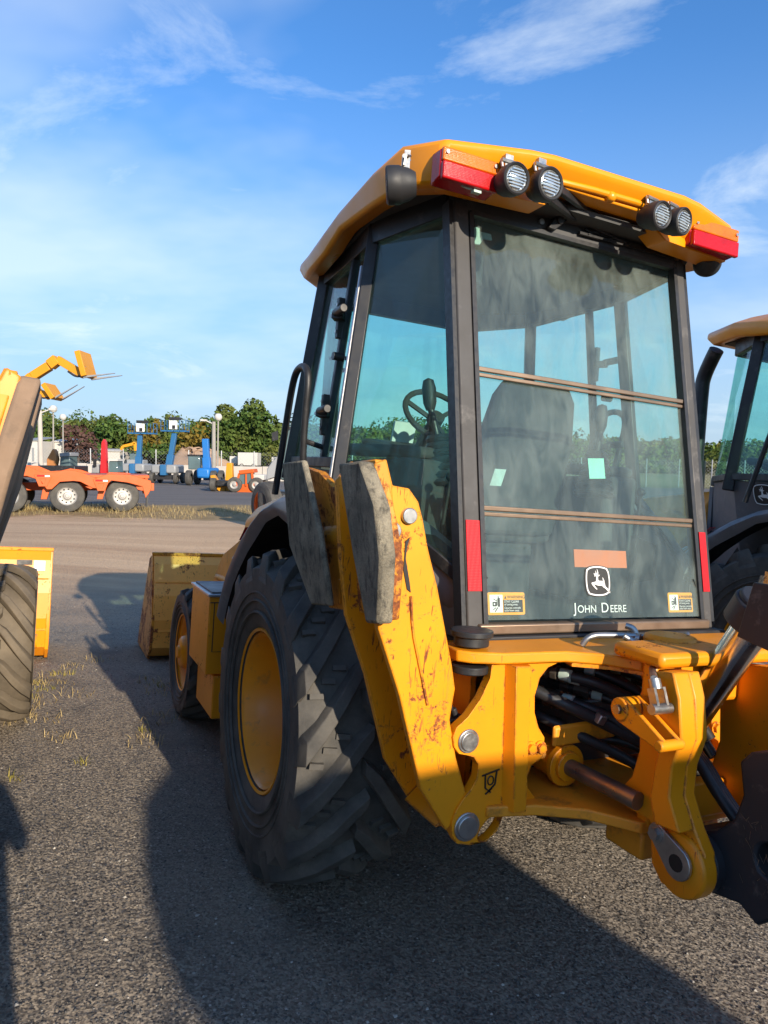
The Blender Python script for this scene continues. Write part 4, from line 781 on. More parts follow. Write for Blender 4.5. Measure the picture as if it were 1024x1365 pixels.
    # hoses in the frame opening
    hz = [((-0.30, -0.90, 1.06), (-0.22, -1.06, 1.055), (-0.10, -1.16, 1.02), (0.04, -1.25, 0.90), (0.08, -1.33, 0.80)),
          ((-0.24, -0.90, 1.09), (-0.14, -1.06, 1.08), (-0.02, -1.16, 1.03), (0.06, -1.26, 0.92), (0.11, -1.33, 0.82)),
          ((-0.32, -0.90, 0.99), (-0.24, -1.08, 0.98), (-0.12, -1.16, 0.94), (0.02, -1.26, 0.82), (0.05, -1.33, 0.74)),
          ((-0.20, -0.90, 1.00), (-0.10, -1.06, 0.99), (0.0, -1.15, 0.95), (0.08, -1.26, 0.84), (0.13, -1.33, 0.76)),
          ((-0.40, -1.00, 1.03), (-0.30, -1.11, 0.985), (-0.16, -1.15, 0.925), (0.0, -1.22, 0.845), (0.06, -1.34, 0.78)),
          ((-0.12, -0.90, 1.09), (-0.02, -1.06, 1.08), (0.06, -1.16, 1.05), (0.12, -1.26, 0.98), (0.14, -1.33, 0.90)),
          ((-0.34, -0.90, 1.075), (-0.27, -1.05, 1.07), (-0.16, -1.13, 1.05), (-0.02, -1.20, 0.98), (0.06, -1.30, 0.86)),
          ((-0.27, -0.90, 0.955), (-0.19, -1.05, 0.945), (-0.08, -1.13, 0.915), (0.02, -1.22, 0.85), (0.08, -1.33, 0.72)),
          ((-0.07, -0.90, 1.06), (0.03, -1.05, 1.05), (0.10, -1.14, 1.02), (0.15, -1.24, 0.93), (0.16, -1.33, 0.84)),
          ((-0.36, -0.90, 0.93), (-0.30, -1.04, 0.91), (-0.20, -1.10, 0.86), (-0.06, -1.16, 0.80), (0.02, -1.26, 0.74)),
          ((-0.15, -0.90, 0.85), (-0.12, -1.02, 0.82), (-0.02, -1.10, 0.84), (0.06, -1.20, 0.80), (0.10, -1.30, 0.72))]
    for i, p in enumerate(hz):
        h = MB(); h.tube(p, 0.019 if i != 4 else 0.021, 10, 2); ho = h.build('hydraulic_hose', M['rubber'], root)
        if i in (0, 1, 2, 3, 5, 6, 7, 8):
            a, b = Vector(p[0]), Vector(p[1]); d = (b-a).normalized(); f = MB()
            for t, r, ln_ in ((0.05, 0.026, 0.03), (0.10, 0.022, 0.04), (0.135, 0.027, 0.02)): f.cyl(a+d*t, a+d*(t+ln_), r, n=8)
            f.build('hose_fitting', M['greyrod'], ho)
            f = MB(); f.cyl(a+d*0.165, a+d*0.20, 0.0212, n=12); f.build('hose_band', M['tag'], ho)
    h = MB(); h.box((-0.19, -1.165, 0.945), (0.030, 0.03, 0.034), (0.3, 0.3, 0)); h.build('hose_clamp', M['steel'], root, bevel=0.004)
    v = MB(); v.box((-0.12, -0.90, 1.03), (0.52, 0.06, 0.17)); v.build('valve_block', M['black'], root, bevel=0.008)
    # ---- swing casting that carries the boom
    cl = [(-0.200,-1.337,1.076),(-0.200,-1.350,0.904),(-0.200,-1.327,0.814),(-0.200,-1.288,0.763),(-0.200,-1.305,0.710),(-0.200,-1.410,0.711),(-0.200,-1.427,0.591),(-0.200,-1.465,0.552),(-0.200,-1.534,0.552),(-0.200,-1.584,0.583),(-0.200,-1.617,0.638),(-0.200,-1.609,0.701),(-0.200,-1.572,0.752),(-0.200,-1.528,0.836),(-0.200,-1.531,0.920),(-0.200,-1.557,1.008),(-0.200,-1.539,1.121),(-0.200,-1.513,1.187),(-0.200,-1.423,1.174),(-0.200,-1.359,1.133)]
    for s in (-1, 1):
        fx = (lambda p: p) if s < 0 else mx_
        c = MB(); c.prism([fx(p) for p in cl], (0.045*(-s), 0, 0))
        edge = [(-0.200,-1.470,1.183),(-0.200,-1.513,1.187),(-0.200,-1.539,1.121),(-0.200,-1.557,1.008),(-0.200,-1.531,0.920),(-0.200,-1.528,0.836),(-0.200,-1.572,0.752)]; inn_ = [(-0.200,-1.415,1.165),(-0.200,-1.453,1.096),(-0.200,-1.482,0.983),(-0.200,-1.468,0.896),(-0.200,-1.459,0.808),(-0.200,-1.485,0.741)]
        c.prism([fx(p) for p in edge+list(reversed(inn_))], (s*0.06, 0, 0))
        c.lathe([(-0.04, 0.001), (-0.04, 0.092), (0.010, 0.092), (0.016, 0.084), (0.016, 0.001)], fx((-0.200,-1.534,0.639)), (s, 0, 0), 28)
        cp_ = c.build('swing_casting', M['yellow'], root, bevel=0.008)
        p = MB(); q = [Vector(fx(a)) for a in ((-0.222,-1.469,0.704), (-0.222,-1.545,0.653))]; d = (q[1]-q[0]).normalized(); nn = Vector((1, 0, 0)).cross(d)
        ol = [q[0]+d*0.030*math.cos(t)+nn*0.030*math.sin(t) for t in (math.pi/2+i*math.pi/8 for i in range(9))]+[q[1]+d*0.048*math.cos(t)+nn*0.048*math.sin(t) for t in (-math.pi/2+i*math.pi/8 for i in range(9))]
        p.prism(ol, (s*0.012, 0, 0)); kp = p.build('pin_keeper', M['steel'], cp_, bevel=0.003)
        p = MB(); p.cyl(q[0]+Vector((s*0.010, 0, 0)), q[0]+Vector((s*0.028, 0, 0)), 0.018, n=6); p.cyl(q[0]+Vector((s*0.010, 0, 0)), q[0]+Vector((s*0.016, 0, 0)), 0.026, n=18); p.build('keeper_bolt', M['steel'], cp_)
        p = MB(); p.cyl(q[1]+Vector((s*0.012, 0, 0)), q[1]+Vector((s*0.0135, 0, 0)), 0.024, n=16); p.build('grease_stain', M['print_black'], cp_)
        # lock lever and clevis
        k = MB(); a, b = Vector(fx((-0.260,-1.390,1.053))), Vector(fx((-0.270,-1.557,1.000)))
        for dx in (0.0, 0.055):
            o = Vector((s*dx, 0, 0)); dd = (b-a).normalized(); nn2 = Vector((1, 0, 0)).cross(dd)
            k.prism([a+o-dd*0.03, a+o+nn2*0.040-dd*0.005, a+o+nn2*0.034+dd*0.05, b+o+nn2*0.018, b+o+dd*0.018, b+o-nn2*0.018, a+o-nn2*0.034+dd*0.05, a+o-nn2*0.040-dd*0.005], (s*0.014, 0, 0))
        k.cyl(a-Vector((s*0.03, 0, 0)), a+Vector((s*0.075, 0, 0)), 0.034, n=20); k.cyl(b-Vector((s*0.01, 0, 0)), b+Vector((s*0.08, 0, 0)), 0.016); lv = k.build('lock_lever', M['yellow'], root, bevel=0.004)
        k = MB(); k.cyl(a+Vector((s*0.075, 0, 0)), a+Vector((s*0.088, 0, 0)), 0.014, n=8); k.build('lever_bolt', M['greyrod'], lv)
        rd = MB(); t0, t1 = Vector(fx((-0.300,-1.482,1.165))), Vector(fx((-0.300,-1.513,1.088)))
        rd.tube([fx((-0.145,-1.200,1.226)), fx((-0.117,-1.220,1.210)), fx((-0.115,-1.270,1.206)), fx((-0.134,-1.310,1.172)), t0], 0.0105, 10, 2); rd.cyl(t0, t0+(t1-t0)*0.35, 0.017); u_ = Vector((s*0.018, 0, 0))
        for j in (-1, 1): rd.bar(t0+(t1-t0)*0.3+u_*j, t1+u_*j, 0.009, 0.026)
        rd.cyl(t1-u_*2, t1+u_*2, 0.015); rd.build('lock_rod', M['steel'], root)
    t = MB(); t.box((0, -1.36, 1.205), (0.50, 0.20, 0.045)); t.cyl((0, -1.26, 1.08), (0, -1.26, 1.24), 0.085, n=24); t.box((0, -1.38, 1.12), (0.44, 0.05, 0.14)); t.build('casting_bridge', M['yellow'], root, bevel=0.015)
    sl_ = MB(); sl_.box((0, -1.36, 0.73), (0.36, 0.05, 0.12)); sl_.build('casting_web', M['yellow'], root, bevel=0.01)
    rd = MB(); rd.tube([(-0.249,-1.120,1.183), (-0.238,-1.130,1.210), (-0.203,-1.140,1.221), (-0.055,-1.170,1.218), (0.119,-1.190,1.197), (0.231,-1.190,1.191), (0.312,-1.190,1.175), (0.352,-1.190,1.130)], 0.0105, 10, 2); rd.tube([(-0.072,-1.130,1.247), (-0.054,-1.150,1.242), (-0.048,-1.160,1.216), (-0.066,-1.170,1.198)], 0.0105, 10, 2); rd.cyl((-0.072,-1.140,1.210), (-0.050,-1.180,1.210), 0.018); rd.build('lock_bar', M['steel'], root)
    # ---- boom, dipper, bucket of the hoe (unseen reach shaped low to keep its shadow off the rear glass)
    bo = [(-0.120,-1.485,0.701),(-0.120,-1.574,0.741),(-0.120,-1.630,0.800),(-0.120,-1.652,0.877),(-0.120,-1.635,0.964),(-0.120,-1.665,1.000),(-0.120,-1.713,1.017)]
    bo = list(bo)+[(-0.12, -1.82, 1.16), (-0.12, -1.93, 1.30), (-0.12, -2.10, 1.34), (-0.12, -2.50, 1.32), (-0.12, -3.10, 1.20), (-0.12, -3.20, 1.05), (-0.12, -3.05, 0.98), (-0.12, -2.50, 1.05), (-0.12, -2.10, 0.92), (-0.12, -1.82, 0.64), (-0.12, -1.72, 0.55)]+[(-0.120,-1.665,0.580),(-0.120,-1.581,0.563),(-0.120,-1.530,0.551),(-0.120,-1.488,0.574),(-0.120,-1.465,0.619)]
    b = MB(); b.prism(bo, (0.24, 0, 0), [[(-0.12, -1.752+0.05*math.cos(t), 0.735+0.05*math.sin(t)) for t in (i*2*math.pi/18 for i in range(18))]])
    b.cyl((-0.155, (-0.200,-1.534,0.639)[1], (-0.200,-1.534,0.639)[2]), (0.155, (-0.200,-1.534,0.639)[1], (-0.200,-1.534,0.639)[2]), 0.085, n=28); bm_ = b.build('boom', M['boom'], root, bevel=0.008)
    sc = MB(); q = random.Random(3)
    for k in range(46):
        y = -1.665-q.random()*0.12; z = 0.64+q.random()*0.20; l = 0.006+q.random()*0.02; t = q.uniform(-1.2, 1.2)+1.57
        sc.bar((-0.1206, y, z), (-0.1206, y+l*math.cos(t), z+l*math.sin(t)), 0.0005, 0.0006+q.random()*0.001)
    sc.build('scratch_marks', M['greyrod'], bm_, smooth=False); bm_.children[-1]['kind'] = 'stuff'
    d = MB(); d.prism([(-0.10, -3.00, 1.22), (-0.10, -3.20, 1.24), (-0.10, -3.75, 0.75), (-0.10, -4.05, 0.42), (-0.10, -3.92, 0.36), (-0.10, -3.40, 0.76)], (0.20, 0, 0)); d.build('dipper_stick', M['boom'], root, bevel=0.008)
    d = MB(); d.prism([(-0.30, -3.95, 0.55), (-0.30, -4.15, 0.62), (-0.30, -4.45, 0.40), (-0.30, -4.50, 0.10), (-0.30, -4.25, 0.02), (-0.30, -3.90, 0.10)], (0.60, 0, 0)); d.build('hoe_bucket', M['black'], root, bevel=0.01)
    c0, c1 = Vector((-0.000,-1.350,0.970)), Vector((0.000,-1.570,1.346)); dd = (c1-c0).normalized()
    c = MB(); c.cyl(c1-dd*0.02, c0+dd*0.50, 0.080, n=28); c.cyl(c1-dd*0.03, c1+dd*0.05, 0.088, n=28); cy = c.build('boom_cylinder', M['boom'], root, bevel=0.006)
    e_ = c0+dd*0.50
    for x in (-0.10, 0.085): c = MB(); c.prism([(x, e_.y-0.02, e_.z+0.06), (x, e_.y+0.02, e_.z-0.10), (x, -1.98, 1.22), (x, -2.35, 1.25), (x, e_.y-0.12, e_.z+0.06)], (0.015, 0, 0)); c.build('cylinder_bracket', M['boom'], bm_, bevel=0.003)
    c = MB(); c.cyl(c0, c1, 0.052, n=28); c.build('cylinder_rod', M['chrome'], cy)
    c = MB(); c.cyl(c0-dd*0.10, c0+dd*0.02, 0.057, n=24); c.cyl(c0-dd*0.12+Vector((-0.06, 0, 0)), c0-dd*0.12+Vector((0.06, 0, 0)), 0.055, n=20); c.build('rod_eye', M['greyrod'], cy)
    for i, (a, b_) in enumerate((((905, 1010), (935, 1105)), ((912, 1000), (952, 1108)), ((918, 1000), (972, 1102)))):
        pts = [(0.02+i*0.02, -1.28, 0.95), (0.03+i*0.02, -1.40, 0.90), (0.03+i*0.02, -1.50, 0.80), (0.05+i*0.02, -1.62, 0.70), (0.05+i*0.02, -1.80, 0.66)]
        h = MB(); h.tube([(p[0]-0.05, p[1], p[2]-0.01*i) for p in pts], 0.018, 10, 2); h.build('boom_hose', M['rubber'], root)
    # ---- stabilisers
    sl1 = make_stabiliser(root, False); sr1 = make_stabiliser(root, True)
    return root, sl1, sr1

main, main_l, main_r = make_backhoe()
tag(main, 'large yellow backhoe loader in the foreground with street pads raised beside its rear window', 'backhoe loader', 'yellow backhoe loaders parked in a row')
main_r.rotation_euler = (0, R(32), 0)

# ------------------------------------------------------------------ ground: one sheet, tilted under the row, level farther off
NZ = M3 @ Vector((0, 0, 1))
def sstep(a, b, x): t = max(0.0, min(1.0, (x-a)/(b-a))); return t*t*(3-2*t)
def ground_z(x, y):
    p = -(NZ.x*(x-ROOT.x)+NZ.y*(y-ROOT.y))/NZ.z
    d = math.hypot(x-0.4, y-4.5); w = sstep(6.5, 15.0, d)
    side = (M3.transposed() @ Vector((x-ROOT.x, y-ROOT.y, p))).x
    p += 0.135*sstep(1.25, 1.9, side)  # the yard levels out under the right hand machine
    return p*(1-w)+0.85*sstep(66.5, 76, y)  # and rises to a grassy bank beyond the fence
g = MB()
cs = sorted(set([round(-12+0.6*i, 2) for i in range(41)]+[-600, -350, -220, -150, -100, -70, -50, -38, -30, -24, -20, -17, -14.5, 14.5, 17, 20, 24, 30, 38, 50, 70, 100, 150, 220, 350, 600]))
ry = sorted(set([round(-8+0.6*i, 2) for i in range(52)]+[-600, -300, -120, -60, -30, -18, -12, 25, 28, 32, 38, 46, 56, 64, 67, 69, 71, 73, 76, 90, 120, 160, 220, 320, 600]))
vs = [(x, y, ground_z(x, y)) for y in ry for x in cs]; nx = len(cs)
g._add(vs, [(j*nx+i, j*nx+i+1, (j+1)*nx+i+1, (j+1)*nx+i) for j in range(len(ry)-1) for i in range(nx-1)])
def ground_mat():
    m, nt, n, l, p = nodes('yard_ground')
    tc = n.new('ShaderNodeTexCoord'); sp = n.new('ShaderNodeSeparateXYZ'); l.new(tc.outputs['Object'], sp.inputs[0])
    def vor(scale, feat='F1'):
        v = n.new('ShaderNodeTexVoronoi'); v.inputs['Scale'].default_value = scale; v.feature = feat; l.new(tc.outputs['Object'], v.inputs['Vector']); return v
    v1 = vor(140); v2 = vor(46)
    # crushed-stone asphalt: every chip its own grey, a few pale ones
    sep = n.new('ShaderNodeSeparateColor'); l.new(v1.outputs['Color'], sep.inputs[0])
    base = mixc(n, l, ramp(n, l, sep.outputs[0], 0.0, 1.0), (0.074, 0.066, 0.056), (0.33, 0.285, 0.23))
    base = mixc(n, l, ramp(n, l, sep.outputs[1], 0.955, 0.975), base, (0.40, 0.37, 0.33))
    sep2 = n.new('ShaderNodeSeparateColor'); l.new(v2.outputs['Color'], sep2.inputs[0])
    dd = ramp(n, l, v2.outputs['Distance'], 0.30, 0.26); pick = ramp(n, l, sep2.outputs[0], 0.93, 0.94)
    mu = n.new('ShaderNodeMath'); mu.operation = 'MULTIPLY'; l.new(dd, mu.inputs[0]); l.new(pick, mu.inputs[1])
    base = mixc(n, l, mu.outputs[0], base, (0.42, 0.39, 0.34))
    big = noise(n, l, 0.55, 5, 0.6); mid = noise(n, l, 2.6, 5, 0.65)
    asp = mixc(n, l, ramp(n, l, big, 0.35, 0.65, 0.05, 0.65), base, (0.25, 0.20, 0.145))
    asp = mixc(n, l, ramp(n, l, mid, 0.52, 0.72, 0, 0.65), asp, (0.095, 0.086, 0.076))
    # pale packed dirt beyond the asphalt, with wheel tracks across
    tr = noise(n, l, 1.0, 5, 0.6, stretch=(0.10, 1.6, 1))
    dirt = mixc(n, l, ramp(n, l, tr, 0.3, 0.7), (0.42, 0.275, 0.165), (0.58, 0.41, 0.255))
    dirt = mixc(n, l, ramp(n, l, sep.outputs[1], 0.90, 0.97, 0, 0.6), dirt, (0.16, 0.14, 0.12))
    far_asp = mixc(n, l, ramp(n, l, tr, 0.35, 0.65), (0.115, 0.105, 0.098), (0.19, 0.17, 0.155))
    straw = mixc(n, l, ramp(n, l, noise(n, l, 3.0, 6, 0.7), 0.3, 0.7), (0.20, 0.135, 0.06), (0.36, 0.26, 0.13))
    field = mixc(n, l, ramp(n, l, noise(n, l, 0.2, 5), 0.3, 0.7), (0.13, 0.14, 0.055), (0.24, 0.20, 0.09))
    wob = noise(n, l, 0.45, 4, 0.6); wm = ramp(n, l, wob, 0.25, 0.75, -1.6, 1.6)
    yy = n.new('ShaderNodeMath'); yy.operation = 'ADD'; l.new(sp.outputs[1], yy.inputs[0]); l.new(wm, yy.inputs[1])
    c = asp
    for a, b, col in ((8.2, 11.6, dirt), (20.6, 21.6, straw), (27.5, 28.5, far_asp), (63, 64, field)):
        c = mixc(n, l, ramp(n, l, yy.outputs[0], a, b), c, col)
    l.new(c, p.inputs['Base Color']); p.inputs['Roughness'].default_value = 0.9; p.inputs['Specular IOR Level'].default_value = 0.25
    # every chip lies at its own tilt
    h = n.new('ShaderNodeMath'); h.operation = 'ADD'; l.new(noise(n, l, 26, 6, 0.75), h.inputs[0]); l.new(ramp(n, l, v2.outputs['Distance'], 0, 1, 0.5, 0), h.inputs[1])
    b = n.new('ShaderNodeBump'); b.inputs['Strength'].default_value = 0.7; b.inputs['Distance'].default_value = 0.014; l.new(h.outputs[0], b.inputs['Height'])
    tl = n.new('ShaderNodeVectorMath'); tl.operation = 'SUBTRACT'; tl.inputs[1].default_value = (0.5, 0.5, 0.5); l.new(v1.outputs['Color'], tl.inputs[0])
    sc = n.new('ShaderNodeVectorMath'); sc.operation = 'MULTIPLY'; sc.inputs[1].default_value = (0.85, 0.85, 0.0); l.new(tl.outputs[0], sc.inputs[0])
    ad = n.new('ShaderNodeVectorMath'); ad.operation = 'ADD'; l.new(b.outputs[0], ad.inputs[0]); l.new(sc.outputs[0], ad.inputs[1])
    nm = n.new('ShaderNodeVectorMath'); nm.operation = 'NORMALIZE'; l.new(ad.outputs[0], nm.inputs[0]); l.new(nm.outputs[0], p.inputs['Normal'])
    return m
M['ground'] = ground_mat()
gr = g.build('ground', M['ground'], None, fix=False); tag(gr, kind='structure')
# ------------------------------------------------------------------ the other backhoes of the row
def another(off, label):
    c = copy_tree(main); p = ROOT+M3 @ Vector(off); p.z = ground_z(p.x, p.y); c.location = p; c['label'] = label
    st = [o for o in c.children if o.name.startswith('stabiliser') and not o.name.startswith('stabiliser_lever')]
    st.sort(key=lambda o: o.location.x); return c, st[0], st[1]
right, r_l, r_r = another((3.02, -0.20, 0), 'backhoe loader at the right edge with exhaust stack and badge under the side window')
emblem((-0.745, 0.375, 1.60), (0, -1, 0), (-0.331, 0, 0.944), (-0.944, 0, -0.331), 0.15, 0.16, right)
r_r.rotation_euler = (0, 0, 0)
left, l_l, l_r = another((-3.12, 0.18, 0), 'backhoe loader cut off by left edge with muddy pad raised and dusty front tyre')
l_r.rotation_euler = (0, R(4), 0); l_r.location = l_r.location+Vector((0.03, 0, 0.18))
for o in l_r.children:
    if o.name.startswith(('pad_carrier', 'head_plate')):
        for sl_ in o.material_slots: sl_.link = 'OBJECT'; sl_.material = M['yellow']
    if o.name.startswith('rubber_pad'): o.data = o.data.copy(); o.data.materials[0] = M['pad_brown']
for w in left.children:
    if w.name.startswith('wheel'):
        for t in w.children:
            t.data = t.data  # shares its mesh; the dust is a material of this machine
            if t.name.startswith(('tyre', 'tread')) and t.material_slots:
                t.material_slots[0].link = 'OBJECT'; t.material_slots[0].material = M['tyre_dusty']
for o in left.children:  # a wider front axle, bigger front tyres and a wider bucket than its neighbours
    if o.name.startswith('wheel') and o.location.y > 1: o.scale = (1.12, 1.12, 1.12); o.location.x *= 1.285; o.location.z = 0.52
    if o.name.startswith('loader_bucket'): o.scale = (1.28, 1, 1)
for o in left.children:
    if o.name.startswith('loader_bucket'):
        for c_ in [o]+list(o.children):
            for sl_ in c_.material_slots: sl_.link = 'OBJECT'; sl_.material = M['yellow']
        k = MB(); k.prism([(0.82, 3.778, 0.86), (0.915, 3.778, 0.86), (0.915, 3.790, 0.90), (0.82, 3.790, 0.90)], (0, -0.003, 0)); k.build('black_sticker', M['print_black'], o)
        k = MB(); k.prism([(0.925, 3.762, 0.81), (0.995, 3.762, 0.81), (0.995, 3.788, 0.895), (0.925, 3.788, 0.895)], (0, -0.003, 0)); k.build('white_sticker', M['white'], o)
behind, b_l, b_r = another((-0.10, -8.6, 0), 'backhoe loader parked in the next row behind the photographer')

for o in behind.children:  # stands behind the camera; panes made opaque to block tinted sunlight on the ground
    if 'window' in o.name or o.name.startswith(('rear_pane', 'windscreen')):
        for sl_ in o.material_slots: sl_.link = 'OBJECT'; sl_.material = M['blackplastic']
for o in main.children:  # small bars moulded between the lugs of the rear tyre that shows its tread
    if o.name.startswith('wheel') and abs(o.location.y) < 0.1 and o.location.x < 0:
        for j, sd_ in enumerate((-1, 1)):
            for me_ in stub_meshes(0.70, 0.25, sd_, 0.46):
                for i in range(17):
                    b = bpy.data.objects.new('tread_stub', me_); COL.objects.link(b); b.parent = o; b.rotation_euler = (-(2*math.pi*(i+0.5*j)/17+0.06), 0, 0)

# ------------------------------------------------------------------ far side of the yard
M['orange'] = mat('orange_paint', (0.58, 0.092, 0.005), 0.5, 0, 0.12, 0.8, dirt=(0.26, 0.09, 0.03), dirt_amt=0.08, dscale=1.5)
M['tel_yellow'] = mat('telehandler_yellow', (0.64, 0.27, 0.005), 0.5, 0, 0.1, 0.8)
M['blue'] = mat('lift_blue', (0.018, 0.12, 0.28), 0.5, 0, 0.15, 0.6)
M['brightblue'] = mat('bright_blue', (0.010, 0.15, 0.46), 0.5, 0, 0.1, 0.6)
M['cover'] = mat('grey_cover', (0.26, 0.27, 0.28), 0.55, 0, 0.1, 0.6)
M['redp'] = mat('red_crane_paint', (0.62, 0.02, 0.025), 0.4, 0, 0.1, 0.8)
M['farwhite'] = mat('white_wall', (0.52, 0.50, 0.47), 0.7, 0, 0.08, 0.4)
M['concrete'] = mat('concrete', (0.46, 0.42, 0.37), 0.85, 0, 0.14, 0.7, dirt=(0.36, 0.33, 0.30), dirt_amt=0.25, dscale=0.8)
M['galv'] = mat('galvanised', (0.36, 0.37, 0.38), 0.5, 0.6, 0.1, 1)
M['wood'] = mat('pole_wood', (0.30, 0.28, 0.25), 0.85, 0, 0.15, 1)
M['wheel_alu'] = mat('aluminium_wheel', (0.40, 0.385, 0.36), 0.5, 0.4, 0.12, 5)
M['truck_tyre'] = rubber_tyre('truck_tyre', (0.05, 0.048, 0.046), (0.13, 0.12, 0.10), 0.7)
M['soil'] = mat('heaped_soil', (0.36, 0.24, 0.16), 0.95, 0, 0.25, 0.5, bmp=0.6, bscale=3)
M['cabglass'] = mat('far_cab_glass', (0.10, 0.15, 0.16), 0.08, 0, 0.2, 1)
M['rustbrown'] = mat('worn_orange_brown', (0.42, 0.17, 0.05), 0.6, 0, 0.2, 1)
def far_wheel(root, c, r, w, rimm, ax=(0, 1, 0), holes=0, hub=0.57):
    t = MB(); t.lathe([(-w/2, r*hub), (-w/2, r*0.86), (-w*0.40, r*0.97), (-w*0.2, r), (w*0.2, r), (w*0.40, r*0.97), (w/2, r*0.86), (w/2, r*hub)], c, ax, 36)
    a = Vector(ax)
    for q in (0.72, 0.82):
        t.lathe([(-w/2-0.006, r*q-0.008), (-w/2-0.006, r*q+0.008)], c, ax, 36)
    ty = t.build('wheel', M['truck_tyre'], root)
    d = MB(); d.lathe([(-w*0.5, r*hub), (-w*0.47, r*hub*1.02), (-w*0.42, r*hub*0.94), (-w*0.25, r*hub*0.90), (-w*0.18, r*hub*0.60), (-w*0.22, r*hub*0.42), (-w*0.42, r*hub*0.36), (-w*0.44, r*hub*0.20), (-w*0.50, r*hub*0.17), (-w*0.50, 0.001)], c, ax, 30); d.build('rim', rimm, ty)
    if holes:
        u = a.orthogonal().normalized(); v = a.cross(u)
        for i in range(holes):
            t_ = 2*math.pi*i/holes; p = Vector(c)+(u*math.cos(t_)+v*math.sin(t_))*r*hub*0.73-a*w*0.23; h = MB(); h.cyl(p, p+a*0.012, r*0.055, n=8); h.build('hand_hole', M['print_black'], ty)
    return ty
def thing(name, p, label, cat, group=None, rz=0.0): return empty(name, p, (0, 0, rz), label, cat, group)
def rel(o, pts): return [tuple(Vector(p)-o.location) for p in pts]
# orange lowboy trailer
tc_ = Vector((-10.429,23.300,0.015)); tc_.z = 0
tr = thing('lowboy_trailer', tc_, 'orange three axle lowboy trailer with pale wheels standing on the dirt', 'trailer')
deck = rel(tr, [(-13.850,23.000,1.669),(-12.161,23.000,1.555),(-11.872,23.000,1.488),(-11.461,23.000,1.472),(-11.053,23.000,1.286),(-10.713,23.000,1.316),(-10.422,23.000,1.394),(-10.060,23.000,1.352),(-9.747,23.000,1.237),(-9.506,23.000,1.121),(-9.263,23.000,1.222),(-9.093,23.000,1.274),(-8.464,23.000,1.261),(-7.787,23.000,1.056),(-7.764,23.000,0.814),(-7.862,23.000,0.618),(-7.960,23.000,0.471),(-8.055,23.000,0.857),(-8.538,23.000,0.993),(-9.022,23.000,1.057),(-9.315,23.000,0.785),(-9.606,23.000,0.804),(-9.991,23.000,1.015),(-10.185,23.000,1.036),(-10.573,23.000,1.005),(-10.818,23.000,0.758),(-10.964,23.000,0.755),(-11.153,23.000,1.042),(-11.538,23.000,1.180),(-12.168,23.000,1.169),(-13.862,23.000,1.186)])
d = MB(); d.prism(deck, (0, 0.10, 0)); d.prism([(x, 2.35, z) for x, y, z in deck], (0, 0.10, 0)); d.build('side_beam', M['orange'], tr, bevel=0.015)
d = MB(); d.box((-0.2, 1.2, 1.18), (5.6, 2.4, 0.10)); d.box((-2.6, 1.2, 0.86), (1.6, 2.2, 0.30)); d.box((0.6, 1.2, 0.80), (4.4, 0.5, 0.26)); d.build('deck', M['orange'], tr, bevel=0.01)
for q in (((44,632),(66,634),(60,648),(50,648)), ((116,639),(137,641),(131,654),(122,654))): pass
for q in ([(-11.334,22.980,1.233),(-10.803,22.980,1.194),(-10.953,22.980,0.853),(-11.195,22.980,0.849)], [(-9.595,22.980,1.096),(-9.087,22.980,1.057),(-9.235,22.980,0.715),(-9.453,22.980,0.711)]):
    q = rel(tr, q); cx = sum(p[0] for p in q)/4; cz = sum(p[2] for p in q)/4; b = MB(); b.prism(q, (0, 0.06, 0), [[(cx-0.09, q[0][1], cz+0.06), (cx+0.09, q[0][1], cz+0.06), (cx+0.03, q[0][1], cz-0.10), (cx-0.03, q[0][1], cz-0.10)]]); br = b.build('hanger_bracket', M['orange'], tr, bevel=0.008)
    b = MB(); b.box((cx-0.06, q[0][1]-0.012, q[0][2]-0.04), (0.22, 0.01, 0.05)); b.build('red_reflector', M['reflector'], br); b = MB(); b.box((cx+0.13, q[0][1]-0.012, q[0][2]-0.05), (0.14, 0.01, 0.05)); b.build('white_reflector', M['white'], br)
for u in ((-12.090,23.200,0.507), (-10.378,23.200,0.514), (-8.690,23.200,0.520)):
    p = Vector(u)-tr.location
    for y in (0.05, 2.25): far_wheel(tr, (p.x, y+(0.0 if y < 1 else 0.0), 0.535), 0.535, 0.30, M['wheel_alu'], holes=10 if y < 1 else 0)
    b = MB(); b.cyl((p.x, 0.1, 0.53), (p.x, 2.2, 0.53), 0.08); b.build('axle', M['black'], tr)
    b = MB(); b.prism([(p.x-0.80, 0.02, 0.42), (p.x-0.62, 0.02, 0.42), (p.x-0.45, 0.02, 0.95), (p.x-0.70, 0.02, 0.95)], (0, 0.12, 0)); b.build('spring_seat', M['orange'], tr, bevel=0.01)
mf = rel(tr, [(-7.935,23.000,0.568),(-7.863,23.000,0.545),(-7.889,23.000,0.180),(-7.938,23.000,0.179)]); b = MB(); b.prism(mf, (0, 0.5, 0)); b.build('mud_flap', M['rubber'], tr)

tr.rotation_euler = (0, 0, R(20.5))  # stands square to the line of sight from the lot
